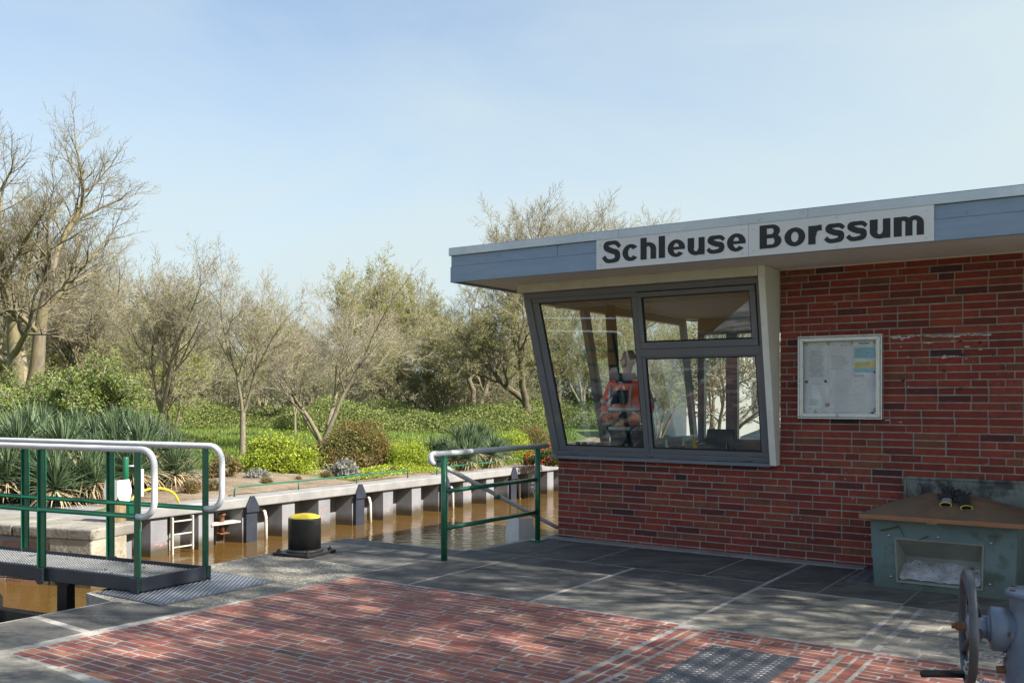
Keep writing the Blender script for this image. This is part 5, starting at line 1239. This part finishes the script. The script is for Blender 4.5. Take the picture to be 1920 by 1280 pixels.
t_d = make_tree('bare_tree','gnarled dark bare tree beyond the lawn left of the building',15,8.2,.26,stems=2,clear=.12,fan=.5,lev=5,nch=(6,5,4,4,3),ratio=.62,rmin=.006,wob=.24,grav=.01,bark='bark_dark',twig='bark',leaf='leaf_bud',leafn=2,leafs=.05,droop=.03,leafp=.6)
PX(t_d, 895, 47, 0, 0)
t_e = copy_tree(t_d); PX(t_e, 985, 44, 0, 2.2, 1.12, 'dark bare tree with thick straight trunk beside the leaning window')
t_w = make_tree('willow_tree','tall pale green willow rising above the thicket',21,12.5,.28,stems=3,clear=.12,fan=.38,lev=5,nch=(6,5,4,4,3),ratio=.60,rmin=.007,wob=.15,grav=.09,leaf='leaf_bud',leafn=3,leafs=.07)
PX(t_w, 700, 58, 0, 0, 1.0); 
t_w2 = copy_tree(t_w); PX(t_w2, 770, 62, 0, 2.6, .93, 'second pale green willow just right of the tallest one')
t_r = make_tree('bare_tree','tall bare tree showing its top above the left half of the roof',26,15.5,.30,stems=4,clear=.22,fan=.30,lev=5,nch=(6,5,4,4,3),ratio=.60,rmin=.008,wob=.15,grav=.06,ang=(28,52),bark='bark_dark',twig='twig_far')
PX(t_r, 985, 62, 0, .5, .99); 
t_r2 = copy_tree(t_r); PX(t_r2, 1045, 64, 0, 2.5, .97, 'tall bare tree showing its top just right of its twin above the roof')
t_r3 = copy_tree(t_r); PX(t_r3, 1130, 70, 0, 4.1, 1.06, 'lower bare treetop above the word Schleuse on the roof')
t_r4 = copy_tree(t_r); PX(t_r4, 1190, 70, 0, 1.6, 1.03, 'bare treetop furthest right above the roof')
t_s = copy_tree(t_a); PX(t_s, 553, 36, 0, 3, .75, 'small young bare tree far behind between the bush and the many stemmed tree')
# thicket trees
g1 = make_tree('thicket_tree','grey brown bare tree in the dense thicket behind the lawn',31,8.5,.14,stems=3,clear=.08,fan=.42,lev=5,nch=(5,4,4,3,3),ratio=.62,rmin=.005,wob=.17,twig='twig_far',leaf='leaf_bud',leafn=1,leafs=.05,leafp=.35)
g2 = make_tree('thicket_tree','yellow green budding tree in the thicket behind the lawn',34,7.5,.12,stems=4,clear=.05,fan=.5,lev=5,nch=(5,4,4,3,2),ratio=.63,rmin=.006,wob=.17,twig='twig',leaf='leaf_bud',leafn=2,leafs=.06)
g3 = make_tree('thicket_tree','low dark twiggy tree in the thicket behind the lawn',37,6.2,.10,stems=5,clear=.03,fan=.6,lev=4,nch=(6,5,4,3),ratio=.6,rmin=.009,wob=.2,bark='bark',twig='twig_far',leaf='leaf_fresh',leafn=1,leafs=.07)
r_ = random.Random(77); first = {id(g1):True,id(g2):True,id(g3):True}
tl = {id(g1):'bare trees of the thicket', id(g2):'budding trees of the thicket', id(g3):'low trees of the thicket'}
spots = []
for k in range(12): spots.append((g1, 130+k*78+r_.uniform(-25,25), r_.uniform(54,66), r_.uniform(.85,1.12)))
for k in range(12): spots.append((g2, 60+k*82+r_.uniform(-25,25), r_.uniform(48,60), r_.uniform(.75,1.0)))
for k in range(13): spots.append((g3, 50+k*76+r_.uniform(-25,25), r_.uniform(47,54), r_.uniform(.75,1.0)))
for k in range(5): spots.append((g2, -60+k*90+r_.uniform(-20,20), r_.uniform(29,35), r_.uniform(.62,.82)))
for k in range(4): spots.append((g1, -40+k*75+r_.uniform(-20,20), r_.uniform(32,40), r_.uniform(.8,1.05)))
for k in range(10): spots.append((g1 if k%2 else g2, 1030+k*62, r_.uniform(40,60), r_.uniform(.8,1.1)))
for (o, px_, Y, s) in spots:
    c = o if first[id(o)] else copy_tree(o); first[id(o)] = False
    PX(c, px_, Y, 0, r_.uniform(0,6.28), s, None, tl[id(o)])
# trees that stand right of and behind the photographer (their shade falls on the paving, the panes mirror them)
sh = make_tree('shade_tree','large budding tree shading the quay',41,10.5,.24,stems=3,clear=.22,fan=.42,lev=5,nch=(5,4,4,3,2),ratio=.62,rmin=.010,wob=.15,leaf='leaf_fresh',leafn=1,leafs=.09)
place(sh, 10.2, 4.4, 0, 0, .95,None,'shade trees right of the quay')
for (o,px_,Y,rz,s,lab) in ((g3,1345,22,1,.85,'dark bare tree in front of the white house seen through the panes'),(g2,1235,26,2,.55,'small budding tree left of the white house seen through the panes')):
    c = copy_tree(o); PX(c,px_,Y,0,rz,s,lab); c['group'] = 'trees seen through the panes'
for (x,y,rz,s) in SHADE: place(copy_tree(sh), x,y,0,rz,s,None,'shade trees right of the quay')
for (o,x,y,rz,s) in ((t_r,-17,-9,1,.8),(g2,-14,-4,2,1.1),(g2,-22,-8,.5,1.3),(t_w,-26,-16,.2,1),(g1,-19,-1,1.1,1.2),(g2,-28,-4,2.8,1.3),(t_d,-12,-9,2.1,1.0),(g1,-24,-13,2,1.3),(g3,-16,-6,1,1),(g3,-21,-3,1,1),(g3,-13,-12,3,1.1),(g1,-30,4,1.8,1.3)):
    c = copy_tree(o); place(c, x,y,0,rz,s,'tree on the bank behind the photographer, mirrored in the panes','mirrored trees behind the photographer')

# ---------------------------------------------------------------- shrubs
def shrub(name, lab, seed, rx, ry, h, n, leaf, size, mat_tw='bark_dark', lumps=26, gap=.25, cat='shrub'):
    g = np.random.default_rng(seed); root = thing(name, lab, cat)
    L = Leaves(seed)
    # lumpy envelope: clump centres on the dome, leaves round each clump
    C = []
    while len(C) < lumps:
        d = g.normal(size=3); d /= np.linalg.norm(d); d[2] = abs(d[2])
        k = g.uniform(.62,.93); C.append((d[0]*rx*k, d[1]*ry*k, .12*h+d[2]*h*.80*k, g.uniform(.16,.30)))
    C = np.array(C); per = n//lumps
    for c in C:
        d = g.normal(size=(per,3)); d /= np.linalg.norm(d,axis=1)[:,None]; rr_ = g.uniform(.55,1.05,per)[:,None]
        P = c[:3]+d*rr_*np.array([rx,ry,h*.8])*c[3]*1.25; P[:,2] = np.maximum(P[:,2], .02)
        L.scatter(P, size, up=.15)
    # sprigs sticking out
    m = int(n*.25); d = g.normal(size=(m,3)); d /= np.linalg.norm(d,axis=1)[:,None]; d[:,2] = np.abs(d[:,2])
    P = d*np.array([rx,ry,h*.88])*g.uniform(.72,1.10,m)[:,None]*(1+.13*np.sin(3*np.arctan2(d[:,1],d[:,0])+seed)+.08*np.sin(7*np.arctan2(d[:,1],d[:,0])+4*d[:,2]))[:,None]; P[:,2] += .06*h; L.scatter(P, size, up=.15)
    L.build('foliage', M[leaf], root)
    mb = MB(); r2 = random.Random(seed)
    for k in range(70):
        a = r2.uniform(0,6.28); e = r2.uniform(.2,1.0); q = Vector((math.cos(a)*rx*e, math.sin(a)*ry*e, h*math.sqrt(max(0,1-e*e*.8))*r2.uniform(.85,1.0)))
        mb.tube([(0+q.x*.12,q.y*.12,0),(q.x*.6,q.y*.6,q.z*.55),tuple(q)],[.010,.007,.003],4,cap=False)
    mb.build('stems', M[mat_tw], root); return root
s1 = shrub('spirea_bush','big lime green round bush left of the bronze bush',51,.74,.62,.80,15000,'leaf_lime',.040); PX(s1,525,17.6,.03)
s2 = shrub('bronze_bush','bronze and olive twiggy bush between the two lime bushes',52,.82,.7,1.00,12000,'leaf_bronze',.036,lumps=34); PX(s2,668,18.9,.04)
s2b = Leaves(9); g_ = np.random.default_rng(3); d_ = g_.normal(size=(4500,3)); d_ /= np.linalg.norm(d_,axis=1)[:,None]; d_[:,2]=np.abs(d_[:,2]); s2b.scatter(d_*np.array([.8,.68,.98])*g_.uniform(.6,1.0,4500)[:,None], .036); s2b.build('green_foliage', M['leaf_bramble'], s2)
s3 = copy_tree(s1); PX(s3,765,18.6,.04,2.0,.76,'smaller lime green bush right of the bronze bush')
s4 = copy_tree(s1); PX(s4,957,21.0,.04,1.0,.85,'lime green bush behind the right yucca clump')
s5 = copy_tree(s2); PX(s5,1003,24.0,.04,1.0,.72,'bronze green bush beside the leaning window frame')
rb = shrub('flowering_bush','low bush with red flowers beside the building corner',55,.55,.45,.42,4000,'leaf_dark',.045); PX(rb,1030,19.6,.04)
rf_ = Leaves(5); d_ = g_.normal(size=(420,3)); d_ /= np.linalg.norm(d_,axis=1)[:,None]; d_[:,2]=np.abs(d_[:,2]); rf_.scatter(d_*np.array([.55,.45,.42])*1.05, .05); rf_.build('flowers', M['leaf_red'], rb)
lv1 = shrub('lavender_bush','small silvery lavender in front of the lime green bush',57,.22,.2,.24,1500,'leaf_grey',.03,lumps=14); PX(lv1,482,16.1,.03)
lv2 = copy_tree(lv1); PX(lv2,645,17.0,.03,1,1.45,'larger silvery lavender in front of the bronze bush')
rs = shrub('rose_bush','sparse rose bush with reddish shoots behind the footbridge rail',59,.34,.3,.50,900,'leaf_bronze',.05,lumps=12); PX(rs,420,16.2,.03)
for k,(px_,Y,s) in enumerate(((400,14.3,.45),(360,14.0,.5),(500,15.4,.35),(612,16.6,.35),(655,17.2,.4),(735,17.6,.35),(560,16.2,.22),(690,17.0,.25))):
    c = copy_tree(rs); PX(c,px_,Y,.02,k*1.3,s,'tiny young plant in the flower bed','young plants in the flower bed')
gc = Leaves(61); n = 16000; u_ = g_.uniform(-7.4,-6.15,n); v_ = g_.uniform(3.6,9.5,n); z_ = .06+.09*np.sin(u_*3)*np.sin(v_*2.1)+g_.uniform(-.03,.05,n)
gc.scatter(np.stack([OX+UX*u_+VX*v_, OY+UY*u_+VY*v_, np.abs(z_)],1), .04, up=1); tag(gc.build('ground_cover', M['leaf_lime']), 'pale green ground cover along the bed edge', 'ground cover', kind='stuff')
el = make_tree('elder_shrub','fresh green elder shrub above the yuccas',63,3.0,.05,stems=5,clear=.05,fan=.55,lev=4,nch=(6,5,4,4),ratio=.62,rmin=.005,wob=.2,leaf='leaf_fresh',leafn=5,leafs=.05,cat='shrub'); PX(el,150,19.5,0,0,1.12)
el2 = copy_tree(el); PX(el2,40,21.5,0,1,1.0,'second green elder shrub behind the yuccas at the left edge')
el3 = copy_tree(el); PX(el3,255,20.5,0,2,.60,'small green elder shrub right of the taller elder')

# ---------------------------------------------------------------- yuccas
def yucca(seed, stem, heads, n, Lb):
    r_ = random.Random(seed); root = thing('yucca','yucca','yucca'); mb = MB(); mb.col = []; dry = MB(); dry.col = []
    st_ = MB()
    for hd in range(heads):
        a = 6.28*hd/heads+r_.uniform(-.4,.4); sp = (.24 if heads>1 else 0); hh = stem*r_.uniform(.6,1.15)
        top = Vector((math.cos(a)*sp, math.sin(a)*sp, hh)); st_.tube([(0,0,-.02),tuple(top*.5),tuple(top)], [.05,.045,.04], 8)
        for k in range(n):
            f = k/n; az = k*2.39996+r_.uniform(-.2,.2); el_ = R(88-112*f+r_.uniform(-14,14)); drp = r_.choice([.5,1,1,1.5,2.6])
            L = Lb*r_.uniform(.75,1.1)*(.72+.28*math.sin(f*3.1)); w_ = .015*r_.uniform(.8,1.2)
            d = Vector((math.cos(az)*math.cos(el_), math.sin(az)*math.cos(el_), math.sin(el_))); side = Vector((-math.sin(az), math.cos(az), 0))
            p = top+Vector((0,0,-.10*f)); isdry = f > .80; tgt = dry if isdry else mb
            vs = []; seg = 4; dd = d.copy(); q = p.copy()
            for i in range(seg+1):
                t = i/seg; ww = w_*(.55+.9*t if t < .35 else .87*(1-t)/.65+.03)
                up = side.cross(dd).normalized(); vs += [tuple(q-side*ww), tuple(q-up*ww*.5*(-1)), tuple(q+side*ww)] if False else [tuple(q-side*ww+up*ww*.45), tuple(q), tuple(q+side*ww+up*ww*.45)]
                q = q+dd*(L/seg); dd = (dd+Vector((0,0,-(.22 if isdry else .07*drp)*(i+1)*f))).normalized()
            fs = []
            for i in range(seg):
                b = i*3; fs += [(b,b+1,b+4,b+3),(b+1,b+2,b+5,b+4)]
            tgt.add(vs, fs, 0, True); tgt.col += [r_.random()]*len(vs)
    st_.build('stem', M['bark_dark'], root); mb.build('leaves', M['yucca'], root); dry.build('dry_leaves', M['yucca_dry'], root); return root
y1 = yucca(1,.62,4,135,.62); y2 = yucca(2,.36,3,150,.60); y3 = yucca(3,.88,4,125,.60)
r_ = random.Random(9); used = set()
yl = [(y1,10,13.6,1.0),(y2,60,13.0,.95),(y3,95,14.6,1.0),(y1,150,13.5,.95),(y2,120,12.7,.9),(y1,200,14.2,.95),(y3,180,15.2,.95),(y2,232,13.4,.9),(y1,262,14.4,.92),(y2,300,14.3,.95),(y3,262,15.6,1.0),(y3,40,15.5,1.0),(y2,-20,13.0,1.0),(y1,-70,14.0,1.0),(y2,325,15.1,.72),(y1,228,15.0,1.0),(y2,80,13.9,.8),(y3,135,14.4,.8),(y2,170,12.9,.7),(y1,305,15.0,.8),(y2,20,14.2,.85),(y3,215,14.7,.85)]
for k,(o,px_,Y,s) in enumerate(yl):
    c = o if id(o) not in used else copy_tree(o); used.add(id(o))
    PX(c,px_,Y,0,k*1.7,s*1.14,'blue green yucca in the big clump behind the footbridge','yuccas of the left clump'); c.rotation_euler.x = r_.uniform(-.22,.22); c.rotation_euler.y = r_.uniform(-.22,.22)
for k,(o,px_,Y,s) in enumerate(((y2,828,19.6,.82),(y1,872,19.2,.80),(y2,905,19.6,.85),(y2,940,20.2,.72),(y1,895,20.6,.86),(y2,862,18.8,.72))):
    c = copy_tree(o); PX(c,px_,Y,.03,k*2.1+1,s,'blue green yucca in the smaller clump seen over the handrail','yuccas of the right clump')

# ---------------------------------------------------------------- undergrowth, lawn blades, far wood
ug = Leaves(71); n = 230000
x = g_.uniform(-26,14,n); base = 41+2.5*np.sin(x*.35)+1.5*np.sin(x*.9)
dep = g_.uniform(0,7,n); hh = .52*(1.15+.45*np.sin(x*.7+1)+.35*np.sin(x*1.9+dep)+dep*.16)
dome = np.sqrt(np.clip(dep/1.6,0,1)); z = hh*dome*g_.uniform(.0,1.0,n)**.35+g_.normal(0,.06,n)
ug.scatter(np.stack([x, base+dep, np.abs(z)],1), .095, up=.3)
n = 22000; x = g_.uniform(-20,-9.5,n); dep = g_.uniform(0,3.5,n); hh = .42+.35*np.sin(x*1.3)+.25*np.sin(x*3+dep); z = hh*np.sqrt(np.clip(dep/1.2,0,1))*g_.uniform(0,1,n)**.35
ug.scatter(np.stack([x, 30+1.2*np.sin(x*.8)+dep-.25*(x+14), np.abs(z)],1), .07, up=.3)
tag(ug.build('bramble_undergrowth', M['leaf_bramble']), 'mass of green brambles under the thicket beyond the lawn', 'undergrowth', kind='stuff')
fwd = Leaves(72); n = 60000; x = g_.uniform(-60,60,n); y = g_.uniform(70,84,n); z = g_.uniform(0,1,n)**.8*(3.6+1.0*np.sin(x*.3)+.8*np.sin(x*.83)); fwd.scatter(np.stack([x,y,z],1), .42, up=0)
tag(fwd.build('far_wood', leafmat('far wood', (.15,.145,.09), (.27,.255,.15))), 'far wood closing the view behind the thicket', 'wood', kind='stuff')
gb_ = Leaves(73); n = 60000; Yv = 18+30*g_.random(n)**1.3; pxv = g_.uniform(-40,1080,n); xx = (pxv-960)/FPX*Yv
gl = MB(); uu = UX*(xx-OX)+UY*(Yv-OY); keep = uu < -9.9; xx = xx[keep]; Yv = Yv[keep]; n = len(xx)
h = .05+.07*g_.random(n)+.10*(np.sin(xx*1.3)*np.sin(Yv*.9)>.55); a = g_.uniform(0,6.28,n); w_ = .012
bx_ = np.cos(a)*w_; by_ = np.sin(a)*w_; lx = g_.normal(0,.03,n); ly_ = g_.normal(0,.03,n)
v = np.stack([np.stack([xx-bx_,Yv-by_,np.zeros(n)],1),np.stack([xx+bx_,Yv+by_,np.zeros(n)],1),np.stack([xx+lx+bx_*.2,Yv+ly_,h],1),np.stack([xx+lx-bx_*.2,Yv+ly_,h],1)],1).reshape(-1,3)
gb_.p.append(v); gb_.c.append(np.repeat(g_.random(n),4)); tag(gb_.build('grass', M['blade']), 'short uneven grass of the park lawn', 'grass', kind='stuff')

# white gabled house seen through the panes
hs = thing('white_house', 'white gabled house beyond the building seen through the panes', 'house', (9.7,31,0), 0)
m = MB(); m.box(-4,4,0,8,0,2.6); m.prism_y([(-4,2.601),(4,2.601),(0,4.6)],0,8); m.build('wall', M['house_white'], hs)
m = MB(); 
for s in (-1,1): m.hexa([(s*4.3,-.3,2.47),(s*4.3,8.3,2.47),(0,8.3,4.66),(0,-.3,4.66)],[(s*4.3,-.3,2.59),(s*4.3,8.3,2.59),(0,8.3,4.78),(0,-.3,4.78)])
m.build('roof', M['roof_tile'], hs)
for x in (-1.8,1.2):
    m = MB(); m.box(x,x+.9,-.04,-.002,1.0,2.0); m.build('window', M['frame'], hs)
